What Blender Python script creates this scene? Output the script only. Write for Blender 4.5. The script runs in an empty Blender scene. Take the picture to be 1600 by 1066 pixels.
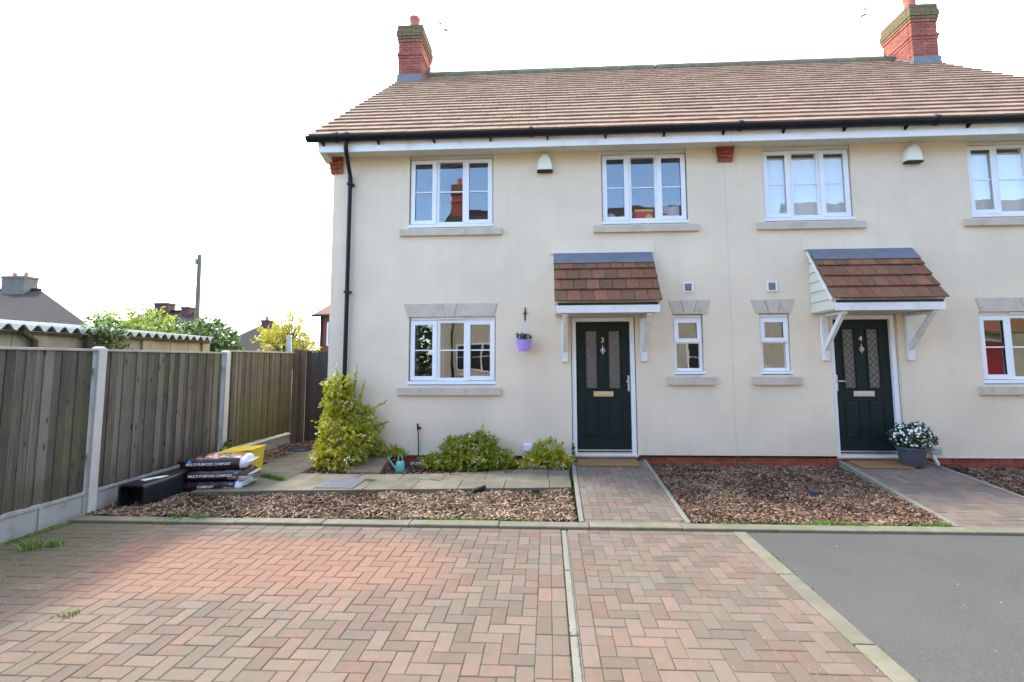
import bpy, bmesh, math, random
import numpy as np
from mathutils import Vector, Matrix, Euler
sc = bpy.context.scene
C = sc.collection
PI = math.pi

# ------------------------------------------------------------------ camera
CAM = Vector((-2.8708, -7.4405, 1.4806))
Rc = Matrix.Rotation(.0506, 3, 'Z') @ Matrix.Rotation(.0878, 3, 'X') @ Matrix.Rotation(.0045, 3, 'Y')
cd = bpy.data.cameras.new('camera'); cam = bpy.data.objects.new('camera', cd); C.objects.link(cam)
right, fwd, up = Rc.col[0].copy(), Rc.col[1].copy(), Rc.col[2].copy()
M = Matrix.Identity(4)
for i in range(3):
    M[i][0] = right[i]; M[i][1] = up[i]; M[i][2] = -fwd[i]; M[i][3] = CAM[i]
cam.matrix_world = M
cd.sensor_width = 36; cd.lens = 730.23/1600*36
cd.shift_x = -18.3/1600; cd.shift_y = -34.15/1600
cd.clip_start = .02; cd.clip_end = 3000
sc.camera = cam

# ------------------------------------------------------------------ light
SUN_EL, SUN_AZ = math.radians(46), math.radians(-76)      # azimuth from +Y towards +X
w = bpy.data.worlds.new('World'); sc.world = w; w.use_nodes = True
nt = w.node_tree; N = nt.nodes; L = nt.links
bg = N['Background']
sky = N.new('ShaderNodeTexSky'); sky.sky_type = 'NISHITA'; sky.sun_disc = False
sky.sun_elevation = SUN_EL; sky.sun_rotation = SUN_AZ; sky.air_density = 1.05; sky.dust_density = .6; sky.ozone_density = 3.2
tc = N.new('ShaderNodeTexCoord')
nz = N.new('ShaderNodeTexNoise'); nz.inputs['Scale'].default_value = 2.6; nz.inputs['Detail'].default_value = 7; nz.inputs['Roughness'].default_value = .55
mp = N.new('ShaderNodeMapping'); mp.inputs['Scale'].default_value = (1, 1, 2.2); mp.inputs['Location'].default_value = (3.1, 1.7, .4)
L.new(tc.outputs['Generated'], mp.inputs[0]); L.new(mp.outputs[0], nz.inputs['Vector'])
sep = N.new('ShaderNodeSeparateXYZ'); L.new(tc.outputs['Generated'], sep.inputs[0])
m1 = N.new('ShaderNodeMath'); m1.operation = 'MULTIPLY_ADD'; m1.inputs[1].default_value = .40; m1.inputs[2].default_value = .02   # thinner cloud to the south
L.new(sep.outputs['Y'], m1.inputs[0])
m2 = N.new('ShaderNodeMath'); m2.operation = 'ADD'; L.new(m1.outputs[0], m2.inputs[0]); L.new(nz.outputs['Fac'], m2.inputs[1])
rmp = N.new('ShaderNodeMapRange'); rmp.interpolation_type = 'SMOOTHSTEP'
rmp.inputs['From Min'].default_value = .42; rmp.inputs['From Max'].default_value = .66; rmp.inputs['To Max'].default_value = .95
L.new(m2.outputs[0], rmp.inputs['Value'])
mx = N.new('ShaderNodeMix'); mx.data_type = 'RGBA'
L.new(rmp.outputs[0], mx.inputs[0]); L.new(sky.outputs[0], mx.inputs[6]); mx.inputs[7].default_value = (7.3, 7.1, 6.8, 1)
L.new(mx.outputs[2], bg.inputs['Color']); bg.inputs['Strength'].default_value = .15
sd = bpy.data.lights.new('sun', 'SUN'); sd.energy = 1.3; sd.angle = math.radians(6); sd.color = (1, .94, .85)
sun = bpy.data.objects.new('sun', sd); C.objects.link(sun)
to_sun = Vector((math.sin(SUN_AZ)*math.cos(SUN_EL), math.cos(SUN_AZ)*math.cos(SUN_EL), math.sin(SUN_EL)))
sun.rotation_euler = to_sun.to_track_quat('Z', 'Y').to_euler()
sun.location = to_sun*40
sc.view_settings.view_transform = 'Standard'; sc.view_settings.look = 'None'
sc.view_settings.exposure = 2.28; sc.view_settings.gamma = 1
try: sc.view_settings.use_curve_mapping = False
except Exception: pass
sc.cycles.max_bounces = 8; sc.cycles.transparent_max_bounces = 12

# ------------------------------------------------------------------ materials
def mat(name, c1, c2=None, scale=8, rough=.8, bump=0, bscale=60, rnd=0, c3=None, cov=.5, s3=3, spec=.3, metal=0, stretch=None, coords='pos', soft3=.12, hue=0, detail=5):
    """two-tone noise colour, optional third patchy colour (lichen, dirt), per-piece variation, bump"""
    m = bpy.data.materials.new(name); m.use_nodes = True
    n = m.node_tree.nodes; l = m.node_tree.links
    b = n['Principled BSDF']
    b.inputs['Roughness'].default_value = rough; b.inputs['Specular IOR Level'].default_value = spec; b.inputs['Metallic'].default_value = metal
    geo = n.new('ShaderNodeNewGeometry')
    src = geo.outputs['Position']
    if stretch:
        mp = n.new('ShaderNodeMapping'); mp.inputs['Scale'].default_value = stretch; l.new(src, mp.inputs[0]); src = mp.outputs[0]
    rv = None
    if rnd or hue:
        oi = n.new('ShaderNodeObjectInfo')
        a = n.new('ShaderNodeMath'); a.operation = 'ADD'; l.new(oi.outputs['Random'], a.inputs[0]); l.new(geo.outputs['Random Per Island'], a.inputs[1])
        bb = n.new('ShaderNodeTexWhiteNoise'); bb.noise_dimensions = '1D'; l.new(a.outputs[0], bb.inputs['W']); rv = bb
    col = None
    c2 = c2 or c1
    nz = n.new('ShaderNodeTexNoise'); nz.inputs['Scale'].default_value = scale; nz.inputs['Detail'].default_value = detail; l.new(src, nz.inputs['Vector'])
    mr = n.new('ShaderNodeMapRange'); mr.inputs['From Min'].default_value = .32; mr.inputs['From Max'].default_value = .68; l.new(nz.outputs['Fac'], mr.inputs['Value'])
    fac = mr.outputs[0]
    if rnd:
        ad = n.new('ShaderNodeMath'); ad.operation = 'MULTIPLY_ADD'; ad.use_clamp = True
        sb = n.new('ShaderNodeMath'); sb.operation = 'SUBTRACT'; l.new(rv.outputs['Value'], sb.inputs[0]); sb.inputs[1].default_value = .5
        l.new(sb.outputs[0], ad.inputs[0]); ad.inputs[1].default_value = rnd*2; l.new(fac, ad.inputs[2]); fac = ad.outputs[0]
    mx = n.new('ShaderNodeMix'); mx.data_type = 'RGBA'; l.new(fac, mx.inputs[0]); mx.inputs[6].default_value = (*c1, 1); mx.inputs[7].default_value = (*c2, 1)
    col = mx.outputs[2]
    if c3:
        n3 = n.new('ShaderNodeTexNoise'); n3.inputs['Scale'].default_value = s3; n3.inputs['Detail'].default_value = 6; n3.inputs['Roughness'].default_value = .6; l.new(geo.outputs['Position'], n3.inputs['Vector'])
        r3 = n.new('ShaderNodeMapRange'); r3.inputs['From Min'].default_value = 1-cov-soft3+0.0; r3.inputs['From Max'].default_value = 1-cov+soft3; l.new(n3.outputs['Fac'], r3.inputs['Value'])
        m3 = n.new('ShaderNodeMix'); m3.data_type = 'RGBA'; l.new(r3.outputs[0], m3.inputs[0]); l.new(col, m3.inputs[6]); m3.inputs[7].default_value = (*c3, 1)
        col = m3.outputs[2]
    if rnd or hue:
        hs = n.new('ShaderNodeHueSaturation')
        v = n.new('ShaderNodeMapRange'); v.inputs['To Min'].default_value = 1-rnd*.6; v.inputs['To Max'].default_value = 1+rnd*.6
        wn = n.new('ShaderNodeMath'); wn.operation = 'FRACT'; w7 = n.new('ShaderNodeMath'); w7.operation = 'MULTIPLY'; w7.inputs[1].default_value = 7.31
        l.new(rv.outputs['Value'], w7.inputs[0]); l.new(w7.outputs[0], wn.inputs[0]); l.new(wn.outputs[0], v.inputs['Value'])
        l.new(v.outputs[0], hs.inputs['Value']); l.new(col, hs.inputs['Color']); col = hs.outputs[0]
    l.new(col, b.inputs['Base Color'])
    m['col'] = 1
    if bump:
        nb = n.new('ShaderNodeTexNoise'); nb.inputs['Scale'].default_value = bscale; nb.inputs['Detail'].default_value = 4; l.new(src, nb.inputs['Vector'])
        bp = n.new('ShaderNodeBump'); bp.inputs['Strength'].default_value = min(1, bump); bp.inputs['Distance'].default_value = .004; l.new(nb.outputs['Fac'], bp.inputs['Height']); l.new(bp.outputs[0], b.inputs['Normal'])
    return m

def add_patch(m, colour, expr, strength=1.0):
    """mix a patch colour (such as dirt, algae or a painted glow) in, where expr (list of (axis, from, to)) ramps the world position, broken up by noise"""
    n = m.node_tree.nodes; l = m.node_tree.links; b = n['Principled BSDF']
    old = b.inputs['Base Color'].links[0].from_socket
    geo = n.new('ShaderNodeNewGeometry'); sp = n.new('ShaderNodeSeparateXYZ'); l.new(geo.outputs['Position'], sp.inputs[0])
    fac = None
    for ax, a, c in expr:
        nz = n.new('ShaderNodeTexNoise'); nz.inputs['Scale'].default_value = 2.2; nz.inputs['Detail'].default_value = 6; l.new(geo.outputs['Position'], nz.inputs['Vector'])
        wob = n.new('ShaderNodeMath'); wob.operation = 'MULTIPLY_ADD'; l.new(nz.outputs['Fac'], wob.inputs[0]); wob.inputs[1].default_value = abs(c-a)*1.6; 
        sub = n.new('ShaderNodeMath'); sub.operation = 'SUBTRACT'; l.new(sp.outputs[ax], sub.inputs[0]); sub.inputs[1].default_value = abs(c-a)*.8
        l.new(sub.outputs[0], wob.inputs[2])
        r = n.new('ShaderNodeMapRange'); r.interpolation_type = 'SMOOTHSTEP'; r.inputs['From Min'].default_value = a; r.inputs['From Max'].default_value = c; l.new(wob.outputs[0], r.inputs['Value'])
        if a > c:
            r.inputs['From Min'].default_value = c; r.inputs['From Max'].default_value = a; r.inputs['To Min'].default_value = 1; r.inputs['To Max'].default_value = 0
        if fac is None: fac = r.outputs[0]
        else:
            mu = n.new('ShaderNodeMath'); mu.operation = 'MULTIPLY'; l.new(fac, mu.inputs[0]); l.new(r.outputs[0], mu.inputs[1]); fac = mu.outputs[0]
    st = n.new('ShaderNodeMath'); st.operation = 'MULTIPLY'; l.new(fac, st.inputs[0]); st.inputs[1].default_value = strength
    mx = n.new('ShaderNodeMix'); mx.data_type = 'RGBA'; l.new(st.outputs[0], mx.inputs[0]); l.new(old, mx.inputs[6]); mx.inputs[7].default_value = (*colour, 1)
    l.new(mx.outputs[2], b.inputs['Base Color'])
    return m

render_m = mat('cream_render', (.80, .675, .515), (.75, .63, .475), 1.3, .92, .7, 230, c3=(.66, .56, .435), cov=.40, s3=.9, soft3=.2, spec=.15)
add_patch(render_m, (.60, .565, .48), [('Z', .6, .0)], .18)
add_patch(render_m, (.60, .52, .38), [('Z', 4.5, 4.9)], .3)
def add_knots(m, colour, scale=(9, 9, 3.2), size=.16):
    n = m.node_tree.nodes; l = m.node_tree.links; b = n['Principled BSDF']; old = b.inputs['Base Color'].links[0].from_socket
    geo = n.new('ShaderNodeNewGeometry'); mp_ = n.new('ShaderNodeMapping'); mp_.inputs['Scale'].default_value = scale; l.new(geo.outputs['Position'], mp_.inputs[0])
    v_ = n.new('ShaderNodeTexVoronoi'); v_.inputs['Scale'].default_value = 1; l.new(mp_.outputs[0], v_.inputs['Vector'])
    r_ = n.new('ShaderNodeMapRange'); r_.inputs['From Min'].default_value = size; r_.inputs['From Max'].default_value = size*.5; r_.inputs['To Max'].default_value = .8; l.new(v_.outputs['Distance'], r_.inputs['Value'])
    x_ = n.new('ShaderNodeMix'); x_.data_type = 'RGBA'; l.new(r_.outputs[0], x_.inputs[0]); l.new(old, x_.inputs[6]); x_.inputs[7].default_value = (*colour, 1); l.new(x_.outputs[2], b.inputs['Base Color'])
def add_streaks(m, colour, strength):
    n = m.node_tree.nodes; l = m.node_tree.links; b = n['Principled BSDF']; old = b.inputs['Base Color'].links[0].from_socket
    geo = n.new('ShaderNodeNewGeometry'); mp_ = n.new('ShaderNodeMapping'); mp_.inputs['Scale'].default_value = (7, 7, .55); l.new(geo.outputs['Position'], mp_.inputs[0])
    nz_ = n.new('ShaderNodeTexNoise'); nz_.inputs['Scale'].default_value = 1; nz_.inputs['Detail'].default_value = 5; l.new(mp_.outputs[0], nz_.inputs['Vector'])
    r_ = n.new('ShaderNodeMapRange'); r_.inputs['From Min'].default_value = .52; r_.inputs['From Max'].default_value = .75; r_.inputs['To Max'].default_value = strength; l.new(nz_.outputs['Fac'], r_.inputs['Value'])
    x_ = n.new('ShaderNodeMix'); x_.data_type = 'RGBA'; l.new(r_.outputs[0], x_.inputs[0]); l.new(old, x_.inputs[6]); x_.inputs[7].default_value = (*colour, 1); l.new(x_.outputs[2], b.inputs['Base Color'])
add_streaks(render_m, (.60, .53, .41), .2)
render_far = mat('opposite_render', (.48, .44, .36), (.44, .40, .33), 1.3, .92)
upvc = mat('white_upvc', (.80, .81, .83), (.76, .77, .80), 3, .35, spec=.5)
fascia_m = mat('white_fascia', (.87, .87, .88), (.82, .82, .83), 2.5, .5, spec=.4, c3=(.55, .52, .48), cov=.3, s3=2.2)
cream_p = mat('cream_paint', (.66, .63, .54), (.60, .57, .47), 4, .6)
whitewood = mat('white_painted_wood', (.76, .75, .76), (.68, .67, .66), 9, .6, .2, 40, c3=(.52, .50, .46), cov=.33, s3=6)
stone = mat('cast_stone', (.58, .50, .41), (.51, .44, .36), 5, .9, .5, 180, c3=(.38, .34, .27), cov=.36, s3=7)
lead_m = mat('lead_sheet', (.115, .125, .155), (.15, .16, .185), 7, .55, .2, 30, spec=.5)
black_pl = mat('black_plastic', (.008, .009, .011), (.013, .014, .017), 5, .42, spec=.35)
gutter_m = mat('black_gutter', (.006, .007, .010), (.009, .011, .015), 3, .45, spec=.25)
brick_red = mat('red_brick', (.33, .075, .045), (.24, .055, .035), 14, .9, .6, 150, rnd=.35, c3=(.40, .18, .12), cov=.3, s3=20)
chim_brick = mat('chimney_brick', (.33, .105, .075), (.25, .08, .06), 12, .9, .5, 120, rnd=.3, c3=(.42, .20, .15), cov=.28, s3=14)
mossy_brick = mat('mossy_brick', (.18, .125, .065), (.14, .115, .058), 10, .95, .7, 90, rnd=.2, c3=(.20, .085, .05), cov=.35, s3=7)
mortar = mat('mortar', (.34, .29, .24), (.26, .22, .18), 20, .95, .5, 150)
tile_m = mat('roof_tile', (.30, .185, .122), (.225, .142, .10), 5, .85, .4, 120, rnd=.22, c3=(.25, .19, .12), cov=.36, s3=1.6)
porch_tile = mat('porch_tile', (.235, .092, .050), (.135, .078, .048), 9, .9, .5, 120, rnd=.3, c3=(.20, .15, .045), cov=.37, s3=9, soft3=.08)
ridge_m = mat('ridge_tile', (.22, .18, .135), (.17, .145, .105), 5, .9, .5, 80, rnd=.15, c3=(.13, .125, .075), cov=.5, s3=4)
terracotta = mat('terracotta', (.46, .17, .12), (.38, .13, .09), 6, .8)
door_m = mat('dark_green_door', (.007, .017, .016), (.009, .020, .019), 3, .5, spec=.2, bump=.15, bscale=90)
steel = mat('brushed_steel', (.62, .60, .56), (.55, .53, .50), 12, .35, metal=.75)
brass = mat('pale_brass', (.62, .52, .33), (.56, .47, .30), 12, .38, metal=.6)
obscure = mat('obscure_glass', (.13, .13, .12), (.09, .09, .083), 22, .22, .8, 45, spec=.8)
leading_m = mat('lead_came', (.035, .035, .033), None, 5, .5)
concrete_m = mat('pale_concrete', (.22, .212, .18), (.17, .165, .14), 4, .92, .6, 200, c3=(.24, .25, .17), cov=.36, s3=4)
conc_post = mat('concrete_post', (.50, .49, .46), (.44, .43, .40), 4, .9, .4, 160)
gravel_m = mat('concrete_gravel_board', (.36, .36, .355), (.29, .29, .285), 3, .92, .5, 160, c3=(.17, .15, .11), cov=.36, s3=5)
kerb_m = mat('edging_concrete', (.20, .18, .138), (.155, .142, .108), 5, .93, .6, 200, c3=(.12, .14, .06), cov=.40, s3=6, rnd=.12)
slab_m = mat('paving_slab', (.19, .165, .12), (.12, .107, .08), 4, .93, .6, 150, rnd=.16, c3=(.115, .115, .07), cov=.40, s3=3.2)
paver_m = mat('block_paver', (.215, .128, .096), (.150, .116, .094), 14, .93, .9, 240, rnd=.26, c3=(.140, .125, .098), cov=.52, s3=3.1, soft3=.22)
add_patch(paver_m, (.275, .14, .096), [('Y', -4.2, -3.75), ('Y', -2.8, -3.1), ('X', -6.9, -6.4), ('X', -3.4, -4.1)], .6)  # salmon glow of sun and lens flare painted into the block colour
add_speck = None
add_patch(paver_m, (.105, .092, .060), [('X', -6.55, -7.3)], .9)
add_patch(paver_m, (.15, .135, .09), [('X', -6.2, -6.6), ('Y', -3.1, -2.75)], .45)
sand_m = mat('joint_sand', (.085, .080, .045), (.065, .062, .035), 30, 1, .6, 200, c3=(.10, .115, .03), cov=.52, s3=3.0)
asphalt = mat('asphalt', (.092, .089, .083), (.068, .067, .063), 1.2, .88, 1, 420, c3=(.112, .110, .102), cov=.46, s3=70, soft3=.2)
soil = mat('soil', (.035, .022, .015), (.055, .035, .022), 12, 1, .8, 60)
earth = mat('ground_earth', (.08, .085, .04), (.06, .07, .03), 1.2, 1, .6, 10)
grass_m = mat('grass_blades', (.10, .20, .03), (.16, .26, .05), 6, .8, rnd=.3)
moss_m = mat('moss', (.10, .13, .025), (.15, .17, .04), 20, 1, .5, 200)
chip_m = mat('bark_chip', (.062, .034, .020), (.31, .22, .145), 2.0, .95, rnd=.85)
chip_b = mat('brown_bark_chip', (.060, .028, .017), (.25, .165, .105), 1.6, .95, rnd=.8)
fence_m = mat('weathered_fence', (.155, .138, .115), (.075, .066, .057), 5, .95, .6, 50, rnd=.5, stretch=(16, 16, .7), c3=(.105, .112, .055), cov=.38, s3=1.8)
add_patch(fence_m, (.05, .045, .035), [('Z', .5, .05)], .5)
add_patch(fence_m, (.115, .125, .035), [('Y', -.4, .6), ('Z', 1.2, .5)], .55)
add_knots(fence_m, (.030, .025, .02))
fence_dk = mat('dark_fence', (.040, .036, .036), (.058, .050, .046), 5, .95, .6, 50, rnd=.3, stretch=(14, 14, .8))
postwood = mat('weathered_post', (.13, .10, .075), (.09, .07, .055), 4, .95, .5, 60, stretch=(12, 12, .8))
caprail = mat('fence_capping', (.36, .35, .31), (.28, .27, .23), 6, .9)
block_m = mat('concrete_block', (.36, .325, .235), (.28, .25, .175), 5, .95, .5, 90, rnd=.15)
asb_m = mat('corrugated_sheet', (.28, .29, .27), (.18, .19, .17), 3, .9)
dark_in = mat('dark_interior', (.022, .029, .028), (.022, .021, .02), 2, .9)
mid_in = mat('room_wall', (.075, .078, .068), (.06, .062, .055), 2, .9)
curtain_m = mat('net_curtain', (.86, .80, .73), (.82, .77, .70), 2, .9)
blinddk = mat('voile', (.22, .22, .24), (.17, .17, .19), 5, .9, stretch=(20, 20, 1))
coir = mat('coir_mat', (.27, .155, .07), (.20, .11, .05), 30, 1, .9, 200)
lilac = mat('lilac_plastic', (.42, .27, .72), (.40, .25, .69), 4, .4, spec=.4)
ribbon = mat('lilac_chain', (.62, .52, .70), None, 4, .6)
iron = mat('black_iron', (.02, .02, .02), None, 4, .5)
turq = mat('turquoise_metal', (.16, .50, .44), (.14, .46, .41), 10, .4, spec=.4)
rubber = mat('grey_hose', (.06, .06, .07), (.09, .09, .09), 6, .6)
orange_p = mat('orange_plastic', (.65, .17, .08), None, 4, .4)
potgrey = mat('slate_grey_pot', (.072, .078, .095), (.065, .07, .085), 4, .6)
greybox = mat('grey_meter_plastic', (.38, .40, .38), None, 4, .5)
yellow_p = mat('yellow_plastic', (.70, .50, .03), (.62, .43, .02), 3, .55)
bag_dark = mat('bag_printed_brown', (.035, .014, .016), (.028, .012, .012), 6, .3, .5, 30, spec=.6)
bag_white = mat('bag_white_plastic', (.66, .68, .72), (.55, .57, .62), 6, .35, .5, 30, spec=.5)
bag_pic = mat('bag_picture', (.50, .11, .03), (.07, .11, .03), 11, .35, .4, 30, spec=.5, c3=(.66, .52, .45), cov=.46, s3=17, soft3=.04)
bag_blue = mat('bag_blue', (.05, .32, .70), None, 4, .4)
print_white = mat('white_print', (.72, .72, .72), None, 4, .5)
blue_dk = mat('navy_plastic', (.018, .028, .055), None, 4, .5)
slate_far = mat('grey_brown_tile', (.044, .035, .034), (.033, .027, .026), 1.5, 1, .3, 20, c3=(.07, .06, .058), cov=.30, s3=3)
far_brick = mat('far_red_brick', (.26, .09, .07), (.20, .07, .055), 3, .9, c3=(.30, .16, .13), cov=.4, s3=16)
far_chim = mat('far_chimney_render', (.17, .16, .14), (.13, .12, .105), 2, .9)
far_chimb = mat('far_chimney_brick', (.13, .065, .055), (.10, .055, .05), 3, .9)
far_wall = mat('far_wall', (.42, .38, .32), (.36, .33, .28), 1, .9)
wood_pole = mat('pole_timber', (.16, .15, .10), (.12, .12, .085), 3, .9, stretch=(8, 8, .5))
bark = mat('bark', (.09, .065, .04), (.06, .045, .03), 10, .95, .5, 40)
red_card = mat('red_card', (.80, .05, .07), None, 4, .6)
yellow_card = mat('yellow_card', (.85, .62, .12), None, 4, .6)
yellow_toy = mat('yellow_green_toy', (.85, .85, .05), None, 4, .5)
white_card = mat('white_card', (.82, .80, .80), (.68, .56, .56), 12, .6)
aerial_m = mat('aerial_metal', (.10, .09, .11), None, 4, .5)
galv = mat('galvanised_steel', (.42, .44, .46), (.36, .38, .40), 6, .5, metal=.3)
red_door = mat('red_door_paint', (.26, .01, .025), None, 4, .4)
grille = mat('vent_grille', (.26, .26, .24), None, 4, .6)

def leaf_mat(name, cols, rough=.5):
    m = bpy.data.materials.new(name); m.use_nodes = True; n = m.node_tree.nodes; l = m.node_tree.links; b = n['Principled BSDF']
    geo = n.new('ShaderNodeNewGeometry'); rp = n.new('ShaderNodeValToRGB')
    nz = n.new('ShaderNodeTexNoise'); nz.inputs['Scale'].default_value = 5.5; nz.inputs['Detail'].default_value = 3; l.new(geo.outputs['Position'], nz.inputs['Vector'])
    a = n.new('ShaderNodeMath'); a.operation = 'MULTIPLY_ADD'; l.new(nz.outputs['Fac'], a.inputs[0]); a.inputs[1].default_value = 1.5; a.inputs[2].default_value = -.75
    s = n.new('ShaderNodeMath'); s.operation = 'ADD'; s.use_clamp = True; l.new(a.outputs[0], s.inputs[0]); l.new(geo.outputs['Random Per Island'], s.inputs[1])
    l.new(s.outputs[0], rp.inputs[0])
    e = rp.color_ramp.elements
    for i, c in enumerate(cols):
        p = i/(len(cols)-1)
        el = e[0] if i == 0 else (e[1] if i == len(cols)-1 else e.new(p))
        el.position = p; el.color = (*c, 1)
    l.new(rp.outputs[0], b.inputs['Base Color']); b.inputs['Roughness'].default_value = rough; b.inputs['Specular IOR Level'].default_value = .2
    tr = n.new('ShaderNodeBsdfTranslucent'); l.new(rp.outputs[0], tr.inputs[0]); ms = n.new('ShaderNodeMixShader'); ms.inputs[0].default_value = .35
    l.new(b.outputs[0], ms.inputs[1]); l.new(tr.outputs[0], ms.inputs[2]); l.new(ms.outputs[0], n['Material Output'].inputs[0])
    return m
euo = leaf_mat('variegated_leaf', [(.24, .31, .025), (.54, .52, .035), (.62, .56, .04), (.68, .60, .06)], .6)
euo_g = leaf_mat('greener_variegated_leaf', [(.13, .22, .02), (.30, .40, .03), (.40, .43, .035), (.54, .50, .05)], .6)
leaf_g = leaf_mat('green_leaf', [(.03, .08, .02), (.06, .15, .03), (.14, .26, .06), (.24, .36, .12)])
leaf_lime = leaf_mat('lime_leaf', [(.17, .25, .03), (.32, .42, .05), (.48, .55, .09)])
leaf_y = leaf_mat('golden_leaf', [(.35, .36, .03), (.55, .52, .05), (.68, .62, .08)])
leaf_d = leaf_mat('dark_leaf', [(.02, .05, .02), (.04, .09, .03), (.08, .15, .05)])
petal = mat('white_petals', (.78, .80, .76), None, 4, .7)

def glass():
    m = bpy.data.materials.new('window_glass'); m.use_nodes = True; n = m.node_tree.nodes; l = m.node_tree.links
    n.remove(n['Principled BSDF'])
    t = n.new('ShaderNodeBsdfTransparent'); t.inputs[0].default_value = (.93, .95, .95, 1)
    g = n.new('ShaderNodeBsdfGlossy'); g.inputs['Roughness'].default_value = .0; g.inputs[0].default_value = (1, 1, 1, 1)
    gg = n.new('ShaderNodeNewGeometry'); dp = n.new('ShaderNodeVectorMath'); dp.operation = 'DOT_PRODUCT'; l.new(gg.outputs['Normal'], dp.inputs[0]); l.new(gg.outputs['Incoming'], dp.inputs[1])
    ab = n.new('ShaderNodeMath'); ab.operation = 'ABSOLUTE'; l.new(dp.outputs['Value'], ab.inputs[0])
    om = n.new('ShaderNodeMath'); om.operation = 'SUBTRACT'; om.inputs[0].default_value = 1; l.new(ab.outputs[0], om.inputs[1])
    p5 = n.new('ShaderNodeMath'); p5.operation = 'POWER'; l.new(om.outputs[0], p5.inputs[0]); p5.inputs[1].default_value = 5
    f = n.new('ShaderNodeMath'); f.operation = 'MULTIPLY_ADD'; l.new(p5.outputs[0], f.inputs[0]); f.inputs[1].default_value = .9; f.inputs[2].default_value = .12
    ms = n.new('ShaderNodeMixShader'); l.new(f.outputs[0], ms.inputs[0]); l.new(t.outputs[0], ms.inputs[1]); l.new(g.outputs[0], ms.inputs[2]); l.new(ms.outputs[0], n['Material Output'].inputs[0])
    nz = n.new('ShaderNodeTexNoise'); nz.inputs['Scale'].default_value = 1.6; geo = n.new('ShaderNodeNewGeometry'); l.new(geo.outputs['Position'], nz.inputs['Vector'])
    bp = n.new('ShaderNodeBump'); bp.inputs['Strength'].default_value = .25; bp.inputs['Distance'].default_value = .01; l.new(nz.outputs['Fac'], bp.inputs['Height']); l.new(bp.outputs[0], g.inputs['Normal'])
    return m
glass_m = glass()

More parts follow.
